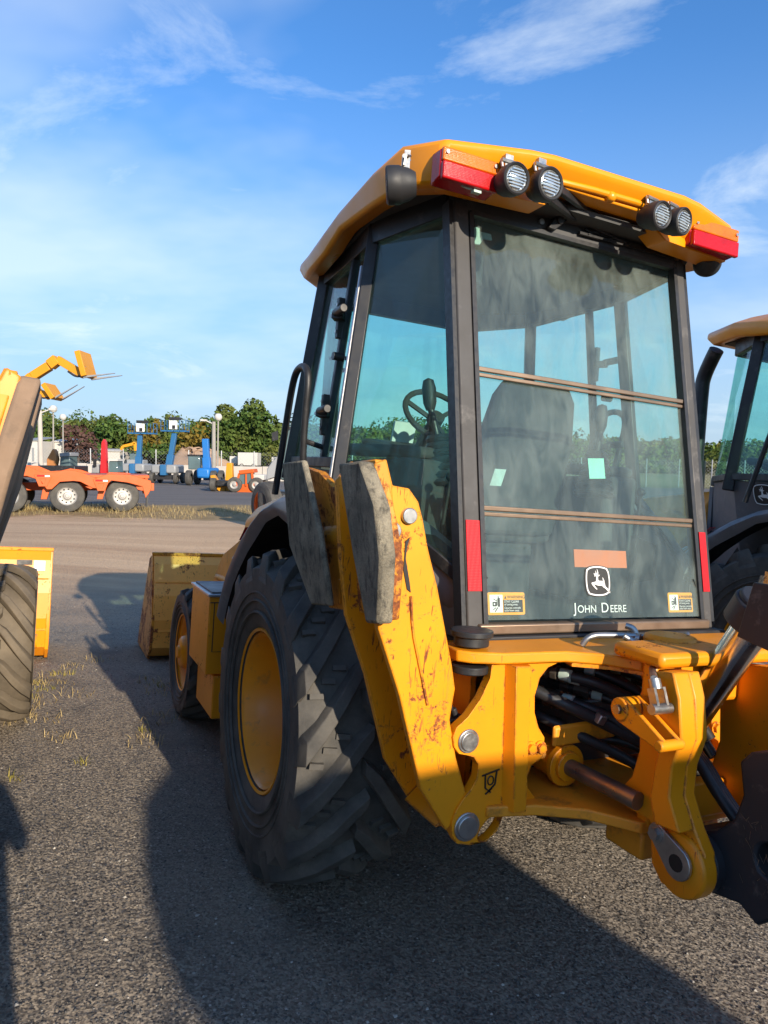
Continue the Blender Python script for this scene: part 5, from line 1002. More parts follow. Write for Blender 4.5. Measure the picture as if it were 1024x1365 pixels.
# telehandlers whose fork heads rise over the trailer
def telehandler(px, label):
    pts = px; o = Vector((pts[0][0][0]-1.6, pts[0][0][1], 0)); t = thing('telehandler', o, label, 'telehandler', 'telehandlers with raised forks')
    P = [[Vector(p)-o for p in seg] for seg in pts]
    def beam(nm, a, b, w, dpt, m): k = MB(); k.bar(a, b, dpt, w, side=(0, 1, 0)); return k.build(nm, m, t, bevel=0.02)
    beam('main_boom', Vector((-3.0, 0, 1.6)), P[0][0], 0.42, 0.40, M['tel_yellow']); beam('boom_section', P[0][0], P[0][1], 0.40, 0.36, M['tel_yellow']); beam('boom_collar', P[1][0], P[1][1], 0.46, 0.42, M['tel_yellow'])
    k = MB(); a, b = P[0][1], P[1][0]; k.bar(a+(b-a)*-0.3+Vector((0, 0, 0.07)), b+(b-a)*0.4+Vector((0, 0, 0.07)), 0.07, 0.06, side=(0, 1, 0)); k.bar(a-Vector((0, 0.1, 0.10)), b-Vector((0, 0.1, 0.10)), 0.06, 0.08, side=(0, 1, 0)); k.build('boom_hose', M['steel'], t)
    beam('fly_boom', P[1][1], P[2][0], 0.36, 0.32, M['tel_yellow'])
    fc = beam('fork_carriage', P[3][0], P[3][1], 0.26, 1.3, M['tel_yellow'])
    k = MB(); k.tube([P[2][0]+Vector((-0.7, -0.12, 0.15)), P[2][0]+Vector((-0.3, -0.15, -0.12)), P[2][0]+Vector((0.1, -0.12, 0.0))], 0.05, 8, 2); k.build('tilt_hose', M['rubber'], t)
    for y in (-0.45, 0.45):
        k = MB(); a, b = P[4][0], P[4][1]; y_ = Vector((0, y, 0)); k.loft([[a+y_+Vector(v) for v in ((0, -0.06, -0.05), (0, 0.06, -0.05), (0, 0.06, 0.05), (0, -0.06, 0.05))], [b+y_+Vector(v) for v in ((0, -0.05, -0.012), (0, 0.05, -0.012), (0, 0.05, 0.012), (0, -0.05, 0.012))]]); k.bar(a+y_, P[3][0]*0.4+P[3][1]*0.6+y_+Vector((0.12, 0, 0)), 0.12, 0.05, side=(0, 1, 0)); k.build('fork', M['galv'], t)
    k = MB(); k.box((-4.2, 0, 1.2), (4.6, 2.0, 1.0)); k.build('body', M['tel_yellow'], t, bevel=0.08)
    k = MB(); k.box((-3.8, -0.6, 2.1), (1.4, 0.8, 1.1)); k.build('cab', M['cabglass'], t, bevel=0.05)
    for x in (-6.0, -2.6):
        for y in (-1.0, 1.0): far_wheel(t, (x, y, 0.65), 0.65, 0.42, M['tel_yellow'])
    return t
telehandler([[(-16.695,34.000,5.551),(-15.908,34.000,6.056)], [(-15.872,34.000,6.091),(-15.514,34.000,6.378)], [(-14.284,34.000,5.665),(-14.284,34.000,5.665)], [(-14.343,34.000,6.713),(-14.037,34.000,5.564)], [(-14.109,34.000,5.528),(-12.654,34.000,5.730)]], 'yellow telehandler boom reaching highest against the sky with level forks')
telehandler([[(-20.246,40.000,4.958),(-19.572,40.000,5.343)], [(-19.529,40.000,5.385),(-19.279,40.000,5.348)], [(-18.740,40.000,5.110),(-18.740,40.000,5.110)], [(-18.814,40.000,5.770),(-18.282,40.000,4.994)], [(-18.198,40.000,5.037),(-16.978,40.000,5.762)]], 'lower yellow telehandler fork head with forks tilted up over the trees')

# boom lifts
def boom_lift(plat, foot, base_x, D, label):
    o = Vector((base_x[0], D, 0)); t = thing('boom_lift', o, label, 'boom lift', 'blue boom lifts across the yard')
    (x0, _, z1), (x1, _, z0) = (Vector(p)-o for p in plat); f0, f1 = (Vector(p)-o for p in foot)
    k = MB(); k.bar(f0, f1+(f0-f1)*0.02, 0.34, 0.34); k.build('mast', M['blue'], t, bevel=0.02)
    k = MB(); k.bar(f1+(f0-f1)*0.0, f1+(f0-f1)*0.45, 0.46, 0.46); k.build('lower_boom', M['blue'], t, bevel=0.02)
    pf = MB(); pf.box(((x0+x1)/2, 0, z0+0.05), (x1-x0, 0.9, 0.10)); pl = pf.build('platform', M['blue'], t, bevel=0.01)
    r = MB()
    for y in (-0.43, 0.43):
        for z in (z1, (z0+z1)/2): r.bar((x0, y, z), (x1, y, z), 0.045, 0.045)
        for i in range(5): x = x0+(x1-x0)*i/4; r.bar((x, y, z0), (x, y, z1), 0.04, 0.04)
    for x in (x0, x1):
        for z in (z1, (z0+z1)/2): r.bar((x, -0.43, z), (x, 0.43, z), 0.04, 0.04)
    r.build('guard_rail', M['blue'], pl)
    r = MB(); cx = (x0+x1)/2; r.box((cx, -0.48, z0+(z1-z0)*0.58), ((x1-x0)*0.32, 0.06, (z1-z0)*0.72)); r.build('notice_board', M['white'], pl)
    r = MB(); r.box((cx+0.05, -0.50, z0+(z1-z0)*0.40), ((x1-x0)*0.12, 0.10, (z1-z0)*0.3)); r.box((cx, 0, z1+0.12), (0.8, 0.5, 0.2)); r.build('control_box', M['black'], pl)
    for s in (-1, 1):
        k = MB(); k.box((s*0.48, 0, 1.05), (0.82, 2.2, 0.62)); k.build('turret_cover', M['cover'], t, bevel=0.12)
    k = MB(); k.box((0.02, -0.6, 0.98), (0.42, 1.4, 0.75)); k.build('turret', M['blue'], t, bevel=0.03)
    k = MB(); k.box((0, 0, 0.45), (1.5, 2.0, 0.3)); k.build('chassis', M['black'], t)
    for x in (-0.85, 0.85):
        for y in (-0.9, 0.9): far_wheel(t, (x, y, 0.40), 0.40, 0.28, M['cover'], ax=(1, 0, 0))
    return t
boom_lift([(-19.992,56.000,4.504),(-18.002,56.000,3.665)], [(-19.176,56.000,3.586),(-19.370,56.000,0.534)], (-19.428,56.000,0.651), 56, 'blue boom lift nearer the trailer with the lower of two work platforms')
boom_lift([(-16.168,52.000,4.572),(-14.373,52.000,3.739)], [(-15.299,52.000,3.668),(-15.798,52.000,0.776)], (-15.798,52.000,0.776), 52, 'blue boom lift with the higher platform and a leaning mast right of the other')
# blue telehandler standing boom-up
o = Vector((-12.666,50.000,0.337)); o.z = 0; t = thing('blue_telehandler', o, 'bright blue telehandler with boom raised straight up beside its dark cab', 'telehandler')
a = [Vector(p)-o for p in [(-12.563,50.000,3.219),(-12.403,50.000,0.342)]]; k = MB(); k.bar(a[0], a[1], 0.42, 0.42); k.bar(a[0]*0.55+a[1]*0.45, a[1], 0.52, 0.5); k.build('boom', M['brightblue'], t, bevel=0.03)
k = MB(); k.box((0.3, 0, 0.85), (0.9, 3.0, 0.7)); k.build('body', M['brightblue'], t, bevel=0.15)
k = MB(); k.box((-0.55, 0, 1.55), (0.80, 1.2, 0.95)); k.build('cab', M['cabglass'], t, bevel=0.05); k = MB(); k.box((-0.55, 0, 2.05), (0.9, 1.3, 0.12)); k.build('cab_roof', M['black'], t, bevel=0.03)
for x in (-0.75, 0.95):
    for y in (-1.1, 1.1): far_wheel(t, (x, y, 0.52), 0.52, 0.36, M['cover'], ax=(1, 0, 0))
# yellow folded boom machine
o = Vector((-9.176,41.000,-0.237)); o.z = 0; t = thing('folding_crane', o, 'yellow folding crane machine with upright boom beside the orange telehandler', 'crane')
q = rel(t, [(-9.094,41.000,1.618),(-8.793,41.000,1.624),(-8.746,41.000,0.635),(-8.917,41.000,-0.016),(-9.219,41.000,-0.022),(-9.178,41.000,0.627)]); k = MB(); k.prism(q, (0, 0.5, 0)); k.build('upright_boom', M['tel_yellow'], t, bevel=0.03)
q = rel(t, [(-10.041,41.000,0.869),(-9.826,41.000,0.916),(-9.479,41.000,0.405),(-9.090,41.000,0.197),(-9.090,41.000,-0.062),(-9.522,41.000,-0.027),(-9.868,41.000,0.269)]); k = MB(); k.prism(q, (0, 0.5, 0)); k.build('folded_boom', M['tel_yellow'], t, bevel=0.03)
k = MB(); k.box((0.0, 0.5, 0.45), (1.2, 1.6, 0.35)); k.build('carrier', M['black'], t, bevel=0.05)
q = rel(t, [(-9.487,41.600,0.606),(-9.093,41.600,0.613),(-9.092,41.600,0.088),(-9.486,41.600,0.080)]); k = MB(); k.prism(q, (0, 0.4, 0)); k.build('tank', M['cover'], t, bevel=0.05)
for x in (-0.55, 0.55):
    for y in (-0.5, 1.0): far_wheel(t, (x, y, 0.38), 0.38, 0.32, M['wheel_alu'], ax=(1, 0, 0))
# orange telehandler
o = Vector((-7.686,40.000,-0.332)); o.z = 0; t = thing('orange_telehandler', o, 'small orange telehandler with white roof parked facing left', 'telehandler')
q = rel(t, [(-8.406,40.000,0.413),(-7.859,40.000,0.508),(-7.058,40.000,0.438),(-7.014,40.000,0.018),(-7.138,40.000,-0.280),(-8.277,40.000,-0.343),(-8.404,40.000,-0.008)]); k = MB(); k.prism(q, (0, 1.6, 0)); k.build('body', M['orange'], t, bevel=0.05)
q = rel(t, [(-8.280,40.000,0.416),(-8.156,40.000,1.007),(-7.483,40.000,1.103),(-7.395,40.000,0.432)]); k = MB(); k.prism(q, (0, 1.0, 0)); cb_ = k.build('cab', M['cabglass'], t, bevel=0.03)
k = MB(); q = rel(t, [(-8.317,39.980,0.331),(-8.152,39.980,1.049),(-7.438,39.980,1.146),(-7.349,39.980,0.349)]); 
for i in range(3): k.bar(q[i], q[i+1], 0.10, 0.12, side=(0, 1, 0))
k.build('cab_frame', M['orange'], t); q = rel(t, [(-7.800,39.900,1.015),(-7.716,39.900,1.017),(-7.712,39.900,0.345),(-7.796,39.900,0.344)]); k = MB(); k.prism(q, (0, 0.05, 0)); k.build('door_bar', M['orange'], t)
q = rel(t, [(-8.178,39.900,1.218),(-7.340,39.900,1.317),(-7.297,39.900,1.108),(-8.135,39.900,1.009)]); k = MB(); k.prism(q, (0, 1.2, 0)); k.build('cab_roof', M['orange'], t, bevel=0.03)
q = rel(t, [(-7.496,40.300,1.014),(-6.818,40.300,0.984),(-6.816,40.300,0.687),(-7.495,40.300,0.675)]); k = MB(); k.prism(q, (0, 1.0, 0)); k.build('tool_box', M['farwhite'], t, bevel=0.03)
for p in [(-8.404,40.000,-0.092),(-7.181,40.000,-0.154)]: 
    for y in (0.0, 1.6): far_wheel(t, (p[0]-o.x, y, 0.42), 0.42, 0.34, M['wheel_alu'])
# red crane
o = Vector((-18.044,46.000,0.339)); o.z = 0; t = thing('red_crane', o, 'small crane with a red boom standing upright behind the trailer', 'crane')
q = rel(t, [(-18.263,46.000,2.745),(-18.117,46.000,2.988),(-18.022,46.000,2.750),(-17.945,46.000,0.631),(-18.380,46.000,0.623)]); k = MB(); k.prism(q, (0, 0.4, 0)); k.build('boom', M['redp'], t, bevel=0.03)
q = rel(t, [(-17.792,46.000,1.503),(-17.694,46.000,1.649),(-17.259,46.000,1.657),(-17.217,46.000,0.837),(-17.798,46.000,0.827)]); k = MB(); k.prism(q, (0, 1.0, 0)); k.build('cab', M['cabglass'], t, bevel=0.04); q = rel(t, [(-17.800,45.900,1.695),(-17.173,45.900,1.706),(-17.174,45.900,1.586),(-17.801,45.900,1.575)]); k = MB(); k.prism(q, (0, 1.2, 0)); k.build('cab_roof', M['farwhite'], t)
q = rel(t, [(-18.988,46.200,1.287),(-18.550,46.200,1.343),(-18.508,46.200,0.665),(-18.994,46.200,0.656)]); k = MB(); k.prism(q, (0, 0.8, 0)); k.build('engine_cover', M['cover'], t, bevel=0.05); k = MB(); k.box((0, 0.4, 0.5), (1.8, 2.0, 0.6)); k.build('undercarriage', M['black'], t, bevel=0.05)
q = rel(t, [(-18.805,46.000,1.677),(-18.660,46.000,1.680),(-18.665,46.000,1.197),(-18.810,46.000,1.195)]); k = MB(); k.prism(q, (0, 0.2, 0)); k.build('stack', M['black'], t)
# worn orange backhoe with grey cab behind the trailer
o = Vector((-20.039,44.000,0.352)); o.z = 0; t = thing('old_excavator', o, 'worn brown excavator with a pale glass cab behind the trailer', 'excavator')
q = rel(t, [(-20.854,44.000,1.631),(-20.475,44.000,2.283),(-20.339,44.000,2.101),(-20.253,44.000,1.642),(-20.401,44.000,0.993),(-20.864,44.000,0.938)]); k = MB(); k.prism(q, (0, 0.5, 0)); k.build('arm', M['rustbrown'], t, bevel=0.04)
q = rel(t, [(-20.110,44.200,1.831),(-19.506,44.200,1.888),(-19.470,44.200,1.054),(-20.168,44.200,0.995)]); k = MB(); k.prism(q, (0, 1.1, 0)); k.build('cab', M['cabglass'], t, bevel=0.05); q = rel(t, [(-20.109,44.100,2.014),(-19.413,44.100,2.073),(-19.416,44.100,1.842),(-20.112,44.100,1.783)]); k = MB(); k.prism(q, (0, 1.2, 0)); k.build('cab_roof', M['cover'], t, bevel=0.03)
k = MB(); k.box((0, 0.6, 0.75), (2.2, 2.0, 1.0)); k.build('undercarriage', M['black'], t, bevel=0.05)
# far yellow excavator
o = Vector((-27.950,78.000,2.137)); o.z = ground_z(o.x, o.y)-0.2; t = thing('far_excavator', o, 'small yellow excavator far off beyond the fence', 'excavator')
k = MB(); q = [Vector(p)-o for p in [(-28.766,78.000,2.611),(-28.599,78.000,3.022),(-27.533,78.000,3.286),(-27.287,78.000,3.453),(-27.210,78.000,2.558)]]
for i in range(4): k.bar(q[i], q[i+1], 0.32, 0.3, side=(0, 1, 0))
k.build('boom', M['tel_yellow'], t, bevel=0.03); k = MB(); k.box((0.9, 0, 0.6), (1.8, 1.6, 0.7)); k.build('body', M['cover'], t, bevel=0.08); k = MB(); k.box((0.6, 0, 1.2), (0.8, 0.9, 0.8)); k.build('cab', M['cabglass'], t, bevel=0.04)
# dark tractor half hidden behind the fender and grab rail
o = Vector((-2.749,19.000,0.736)); o.z = ground_z(o.x, o.y); t = thing('dark_tractor', o, 'dark tractor with orange wheel discs half hidden behind the fender', 'tractor')
p = Vector((-3.133,19.000,1.190))-o; far_wheel(t, (p.x, p.y, 0.62), 0.62, 0.40, M['orange'], ax=Vector((-0.75, 0.66, 0)).normalized()*-1 if False else (0.80, 0.60, 0), hub=0.60)
far_wheel(t, (p.x+1.3, p.y-0.5, 0.62), 0.62, 0.40, M['orange'], ax=(0.80, 0.60, 0), hub=0.6)
q = rel(t, [(-3.154,19.000,1.289),(-2.815,19.000,1.415),(-2.819,19.000,1.973),(-3.017,19.000,1.770),(-3.136,19.000,1.589)]); k = MB(); k.prism(q, (0, 0.5, 0)); k.build('hood', M['cover'], t, bevel=0.05)
q = rel(t, [(-2.780,19.000,2.013),(-2.705,19.000,2.649),(-2.229,19.000,2.737),(-2.180,19.000,1.865),(-2.254,19.000,1.306),(-2.774,19.000,1.296)]); k = MB(); k.prism(q, (0, 0.9, 0)); cb_ = k.build('cab', M['cabglass'], t, bevel=0.04)
k = MB()
for a, b in ((0, 1), (1, 2), (2, 3)): k.bar(Vector(q[a])-Vector((0, 0.03, 0)), Vector(q[b])-Vector((0, 0.03, 0)), 0.07, 0.07)
k.build('cab_frame', M['black'], t); q = rel(t, [(-3.007,18.900,2.541),(-2.849,18.900,2.603),(-2.827,18.900,2.367),(-2.985,18.900,2.324)]); k = MB(); k.prism(q, (0, 0.05, 0)); k.build('mirror', M['black'], t)
k = MB(); k.box((0.3, 0.4, 0.75), (1.8, 1.2, 0.5)); k.build('chassis', M['black'], t, bevel=0.05)

# concrete barrier wall and chain link fence
t = thing('barrier_wall', (-12, 62, 0), 'long low wall of pale concrete barriers across the back of the yard', 'wall')
for i in range(14):
    k = MB(); x = -23+i*3.05; k.prism([(x, -0.3, 0), (x, 0.3, 0), (x, 0.22, 0.3), (x, 0.16, 1.22+0.02*(i % 3)), (x, -0.16, 1.22+0.02*(i % 3)), (x, -0.22, 0.3)], (3.01, 0, 0)); k.build('barrier', M['concrete'], t, bevel=0.03)
t = thing('chain_link_fence', (-12, 65.5, 0), 'tall chain link fence of grey posts behind the concrete barriers', 'fence')
k = MB()
for z in (0.9, 2.55): k.bar((-30, 0, z), (48, 0, z), 0.06, 0.05)
k.build('top_rail', M['galv'], t)
for i in range(27):
    k = MB(); k.cyl((-30+i*3, 0, 0), (-30+i*3, 0, 2.6), 0.06, n=8); k.build('post', M['galv'], t)
k = MB()
for i in range(260):
    x = -30+i*0.3
    k.bar((x, 0.02, 0.05), (x+2.4, 0.02, 2.5), 0.006, 0.006); k.bar((x+2.4, 0.03, 0.05), (x, 0.03, 2.5), 0.006, 0.006)
o_ = k.build('wire_mesh', M['galv'], t); o_['kind'] = 'stuff'
# lamp poles
for i, (top, foot, D, arm, lab) in enumerate((((-25.083,52.000,5.112), (-25.051,52.000,0.060), 52, 0.8, 'pale square concrete lamp pole nearest the leaning pad'), ((-34.763,75.000,6.748), (-34.835,75.000,1.665), 75, 0, 'thin lamp pole with a round white lamp, taller of the far pair at left'), ((-38.256,85.000,6.455), (-38.314,85.000,2.021), 85, 0, 'thinnest lamp pole, shorter one of the far pair at left'), ((-14.386,60.000,4.948), (-14.379,60.000,0.559), 60, -0.7, 'pale wooden utility pole right of the blue boom'), ((-16.812,72.000,6.030), (-16.878,72.000,1.220), 72, 0, 'thin lamp pole with white lamp head just right of the wooden pole'))):
    o = Vector(foot); o.z = ground_z(o.x, o.y); h = top[2]-o.z; t = thing('lamp_post', o, lab, 'lamp post', 'lamp posts at the back of the yard')
    k = MB(); k.cyl((0, 0, 0), (top[0]-o.x, 0, h), 0.20 if arm else 0.10, 0.15 if arm else 0.07, 10); k.build('pole', M['concrete'] if i == 0 else M['wood'], t)
    k = MB()
    if arm: k.bar((top[0]-o.x, 0, h-0.2), (top[0]-o.x+arm, 0, h+0.1), 0.08, 0.08); k.box((top[0]-o.x+arm*1.2, 0, h+0.10), (0.5, 0.3, 0.14)); k.bar((top[0]-o.x-0.8, 0, h-0.35), (top[0]-o.x+0.8, 0, h-0.35), 0.08, 0.08)
    else: k.sphere((top[0]-o.x, 0, h), 0.40, 6)
    k.build('lamp_head', M['farwhite'], t)
# soil heap, white sheds and box trailers beyond the fence
hp = MB(); rings = []
for j in range(9):
    r_ = 1-j/8.5; rings.append([(math.cos(a)*r_*(4.6+0.5*math.sin(3*a+j))+0.2*j*math.sin(a*2), math.sin(a)*r_*3, 2.5*(1-r_**1.6)*(0.9+0.12*math.sin(5*a+j))) for a in (2*math.pi*i/36 for i in range(36))])
hp.loft(rings); h = hp.build('soil_heap', M['soil']); h.location = Vector((-24.273,92.000,1.002)); h.location.z = ground_z(h.location.x, h.location.y); tag(h, kind='structure')
def shed(px, D, depth, name, label, cat, m, roofm=None):
    (x0, _, z1), (x1, _, z0) = px; gz = ground_z((x0+x1)/2, D); z1 -= gz; o = Vector(((x0+x1)/2, D, gz)); t = thing(name, o, label, cat); w = x1-x0
    k = MB(); k.box((0, depth/2, z1*0.45), (w, depth, z1*0.9)); b = k.build('wall', m, t)
    k = MB(); k.prism([(-w/2-0.2, -0.2, z1*0.9), (w/2+0.2, -0.2, z1*0.9), (w/2+0.2, depth*0.5, z1*1.06), (-w/2-0.2, depth*0.5, z1*1.06)], (0, 0, 0.12)); k.build('roof', roofm or M['cover'], t)
    k = MB(); k.box((w*0.15, -0.03, z1*0.35), (w*0.16, 0.06, z1*0.55)); k.build('door', M['cover'], t)
    return t
shed([(-47.874,95.000,4.136),(-46.211,95.000,2.181)], 95, 10, 'white_shed', 'white shed glimpsed beside the leaning pad', 'shed', M['farwhite'])
shed([(-46.516,100.000,4.120),(-44.232,100.000,2.281)], 100, 9, 'white_hall', 'white hall with pale roof behind the old excavator', 'building', M['farwhite'], M['farwhite'])
shed([(-45.996,105.000,2.861),(-38.950,105.000,2.001)], 105, 6, 'long_white_shed', 'long low white building under the trees', 'building', M['farwhite'], M['farwhite'])
for px, lab in (([(-16.489,80.000,2.618),(-14.299,80.000,1.402)], 'white box trailer behind the orange telehandler'), ([(-17.847,82.000,2.192),(-16.983,82.000,1.349)], 'smaller grey white box trailer left of the other'), ([(-13.343,84.000,2.203),(-12.454,84.000,1.251)], 'white van body beyond the fence at the grab rail')):
    (x0, _, z1), (x1, _, z0) = px; gz = ground_z((x0+x1)/2, px[0][1]); z1 -= gz; o = Vector(((x0+x1)/2, px[0][1], gz)); t = thing('box_trailer', o, lab, 'trailer', 'box trailers beyond the fence'); w = x1-x0
    k = MB(); k.box((0, 1.2, 0.32+(z1-0.32)/2), (w, 2.4, z1-0.32)); k.build('box_body', M['farwhite'], t, bevel=0.04)
    for x in (-w*0.3, w*0.3): far_wheel(t, (x, 0.1, 0.28), 0.28, 0.2, M['cover'])
    k = MB(); k.box((0, 1.2, 0.3), (w*0.95, 2.0, 0.12)); k.build('frame', M['black'], t)

# ------------------------------------------------------------------ trees
def leaf_mat(name, a, b, c2):
    m, nt, n, l, p = nodes(name); ge = n.new('ShaderNodeNewGeometry'); big = noise(n, l, 0.10, 3, 0.5)
    c = mixc(n, l, ramp(n, l, ge.outputs['Random Per Island'], 0, 1), a, b); c = mixc(n, l, ramp(n, l, big, 0.42, 0.70, 0, 0.8), c, c2)
    l.new(c, p.inputs['Base Color']); p.inputs['Roughness'].default_value = 0.7; p.inputs['Specular IOR Level'].default_value = 0.2; return m
M['leaf'] = leaf_mat('leaves', (0.030, 0.068, 0.014), (0.085, 0.135, 0.026), (0.140, 0.130, 0.028))
M['leaf_pine'] = leaf_mat('pine_needles', (0.015, 0.035, 0.018), (0.035, 0.060, 0.028), (0.03, 0.05, 0.02))
M['leaf_brown'] = leaf_mat('copper_leaves', (0.060, 0.030, 0.028), (0.105, 0.055, 0.045), (0.08, 0.05, 0.03))
M['leaf_gold'] = leaf_mat('turning_leaves', (0.10, 0.085, 0.015), (0.20, 0.13, 0.02), (0.14, 0.12, 0.02))
M['bark'] = mat('bark', (0.09, 0.07, 0.055), 0.9, 0, 0.3, 2)
def crown(mb, c, rx, rz, n, leaf, r):
    lobes = [(Vector((r.gauss(0, 0.42)*rx, r.gauss(0, 0.42)*rx, r.uniform(-0.75, 0.75)*rz)), r.uniform(0.35, 0.62)) for _ in range(9)]
    for _ in range(n):
        lc, lr = lobes[int(r.random()*9)]; d = Vector((r.gauss(0, 1), r.gauss(0, 1), r.gauss(0, 1))).normalized()*(lr*rx*(0.55+0.45*r.random()**0.5))
        p = Vector(c)+lc+Vector((d.x, d.y, d.z*min(1.2, rz/rx))); s = leaf*r.uniform(0.6, 1.25)
        nn = (d.normalized()*0.8+Vector((r.gauss(0, 0.6), r.gauss(0, 0.6), r.gauss(0.3, 0.6)))).normalized(); u = nn.orthogonal().normalized(); u = (u*math.cos(r.random()*6)+nn.cross(u)*math.sin(r.random()*6)).normalized(); v = nn.cross(u)
        mb._add([p-u*s, p-v*s*0.6, p+u*s, p+v*s*0.6], [(0, 1, 2, 3)])
r = random.Random(11)
fo = MB(); ft = MB()
for row, (D, h0, nn_) in enumerate(((118, 8.2, 84), (135, 10.2, 88), (155, 12.4, 90), (112, 4.5, 80))):
    for i in range(nn_):
        az = R(-46+92*(i+r.uniform(-0.3, 0.3))/nn_); dd = D+r.uniform(-6, 6); x, y = dd*math.tan(az), dd; 
        right_ = max(0.0, min(1.0, (x-20)/40)); h = h0*r.uniform(0.80, 1.10)*(1-0.30*right_)*(1.0+0.14*max(0.0, min(1, (-x-30)/40))); rx = r.uniform(3.0, 4.6)
        h *= 0.74; gz = ground_z(x, y); crown(fo, (x, y, gz+h*0.54), rx, h*0.50, (800, 800, 620, 420)[row], 0.40, r); ft.cyl((x, y, gz-0.2), (x, y, gz+h*0.5), 0.22, 0.12, 6)
o = fo.build('forest', M['leaf'], None, smooth=False, fix=False); tag(o, kind='stuff'); o2 = ft.build('forest_trunks', M['bark'], None); tag(o2, kind='stuff')
def tree(base, h, rx, m, n, leaf, label, group=None, name='broadleaf_tree', seed=1, low=0.12):
    q = random.Random(seed); o = Vector(base); o.z = ground_z(o.x, o.y); h -= o.z; t = thing(name, o, label, 'tree', group); k = MB()
    k.tube([(0, 0, 0), (0.1, 0, h*0.25), (0.05, 0.1, h*0.5), (0.1, 0, h*0.8)], lambda s: h*0.028*(1.15-s), 8, 1)
    for i in range(7):
        a = q.random()*6.28; z = h*q.uniform(0.22, 0.6); k.tube([(0, 0, z), (math.cos(a)*rx*0.4, math.sin(a)*rx*0.4, z+h*0.12), (math.cos(a)*rx*0.75, math.sin(a)*rx*0.75, z+h*0.2)], lambda s: h*0.011*(1.1-s), 6, 1)
    k.build('trunk', M['bark'], t); c = MB(); crown(c, (0, 0, h*(0.5+low/2)), rx, h*(0.5-low/2), n, leaf, q); c.build('crown', m, t, smooth=False, fix=False); return t
tree((-20.012,104.000,1.903), 10.2, 3.9, M['leaf'], 2600, 0.36, 'tallest broad green tree rising above the wood beside the grab rail', seed=3)
tree((-21.553,100.000,1.857), 7.2, 2.6, M['leaf'], 1500, 0.34, 'dark green tree just left of the tallest tree', seed=5)
tree((-16.408,100.000,1.952), 8.4, 2.8, M['leaf'], 1500, 0.34, 'green tree just right of the tallest tree', seed=6)
tree((-42.115,98.000,2.089), 6.0, 2.2, M['leaf_brown'], 1100, 0.32, 'copper brown leaved tree in front of the wood', name='copper_tree', seed=8)
tree((-35.525,108.000,2.315), 8.3, 2.3, M['leaf_gold'], 900, 0.34, 'yellowing tree in the wood between the two boom lifts', name='yellowing_tree', seed=9)
tree((-28.635,106.000,2.420), 6.6, 2.4, M['leaf_gold'], 900, 0.34, 'olive yellow tree right of the higher boom lift', name='yellowing_tree', seed=10)
# spruce beside the cab
q = random.Random(4); o = Vector((-9.850,80.000,1.986)); o.z = ground_z(o.x, o.y)-0.4; t = thing('spruce_tree', o, 'open branched spruce seen beside the cab door', 'tree'); k = MB(); k.cyl((0, 0, 0), (0, 0, 7.0), 0.16, 0.03, 8); c = MB()
for i in range(15):
    z = 1.0+i*0.41; ln_ = 2.1*(1-i/16.5)+0.2
    for j in range(6):
        a = j*1.05+i*0.5+q.uniform(-0.2, 0.2); d = Vector((math.cos(a), math.sin(a), -0.12)); k.tube([(0, 0, z), d*ln_*0.5+Vector((0, 0, z)), d*ln_+Vector((0, 0, z+0.1))], 0.025, 4)
        for s_ in range(9):
            p = d*ln_*(0.25+0.085*s_)+Vector((0, 0, z-0.05)); w_ = Vector((-d.y, d.x, 0))*q.choice((-1, 1)); c._add([p, p+d*0.25+w_*0.05, p+w_*0.34+d*0.2-Vector((0, 0, 0.14))], [(0, 1, 2)])
k.build('trunk', M['bark'], t); c.build('crown', M['leaf_pine'], t, smooth=False, fix=False)

# ------------------------------------------------------------------ small stuff on the ground
q = random.Random(21); st = MB()
def rock(mb, x, y, s):
    z = ground_z(x, y); f = [q.uniform(0.6, 1.2) for _ in range(6)]; a = q.random()*6.28; ca, sa = math.cos(a)*s, math.sin(a)*s
    mb._add([(x+ca*f[0], y+sa*f[0], z+0.2*s), (x-sa*f[1], y+ca*f[1], z+0.15*s), (x-ca*f[2], y-sa*f[2], z+0.2*s), (x+sa*f[3], y-ca*f[3], z+0.15*s), (x, y, z+s*0.75*f[4]), (x, y, z-0.3*s)], [(0, 1, 4), (1, 2, 4), (2, 3, 4), (3, 0, 4), (1, 0, 5), (2, 1, 5), (3, 2, 5), (0, 3, 5)])
for i in range(26000):
    y = 1.0+8.5*q.random()**1.7; x = (q.random()*2-1)*(0.58*y+0.25); rock(st, x, y, 0.0035+0.0045*q.random()**2)
M['chips'] = mat('asphalt_chips', (0.105, 0.097, 0.088), 0.9, 0, 0.7, 60)
o = st.build('asphalt_chips', M['chips'], None, smooth=False, fix=False); tag(o, kind='stuff')
st = MB()
for i in range(1500):
    y = 1.0+9.0*q.random()**1.5; x = (q.random()*2-1)*(0.58*y+0.25); rock(st, x, y, 0.004+0.007*q.random()**4)
M['pale_stone'] = mat('pale_chips', (0.42, 0.39, 0.34), 0.85, 0, 0.35, 40)
o = st.build('pale_stones', M['pale_stone'], None, smooth=False, fix=False); tag(o, kind='stuff')
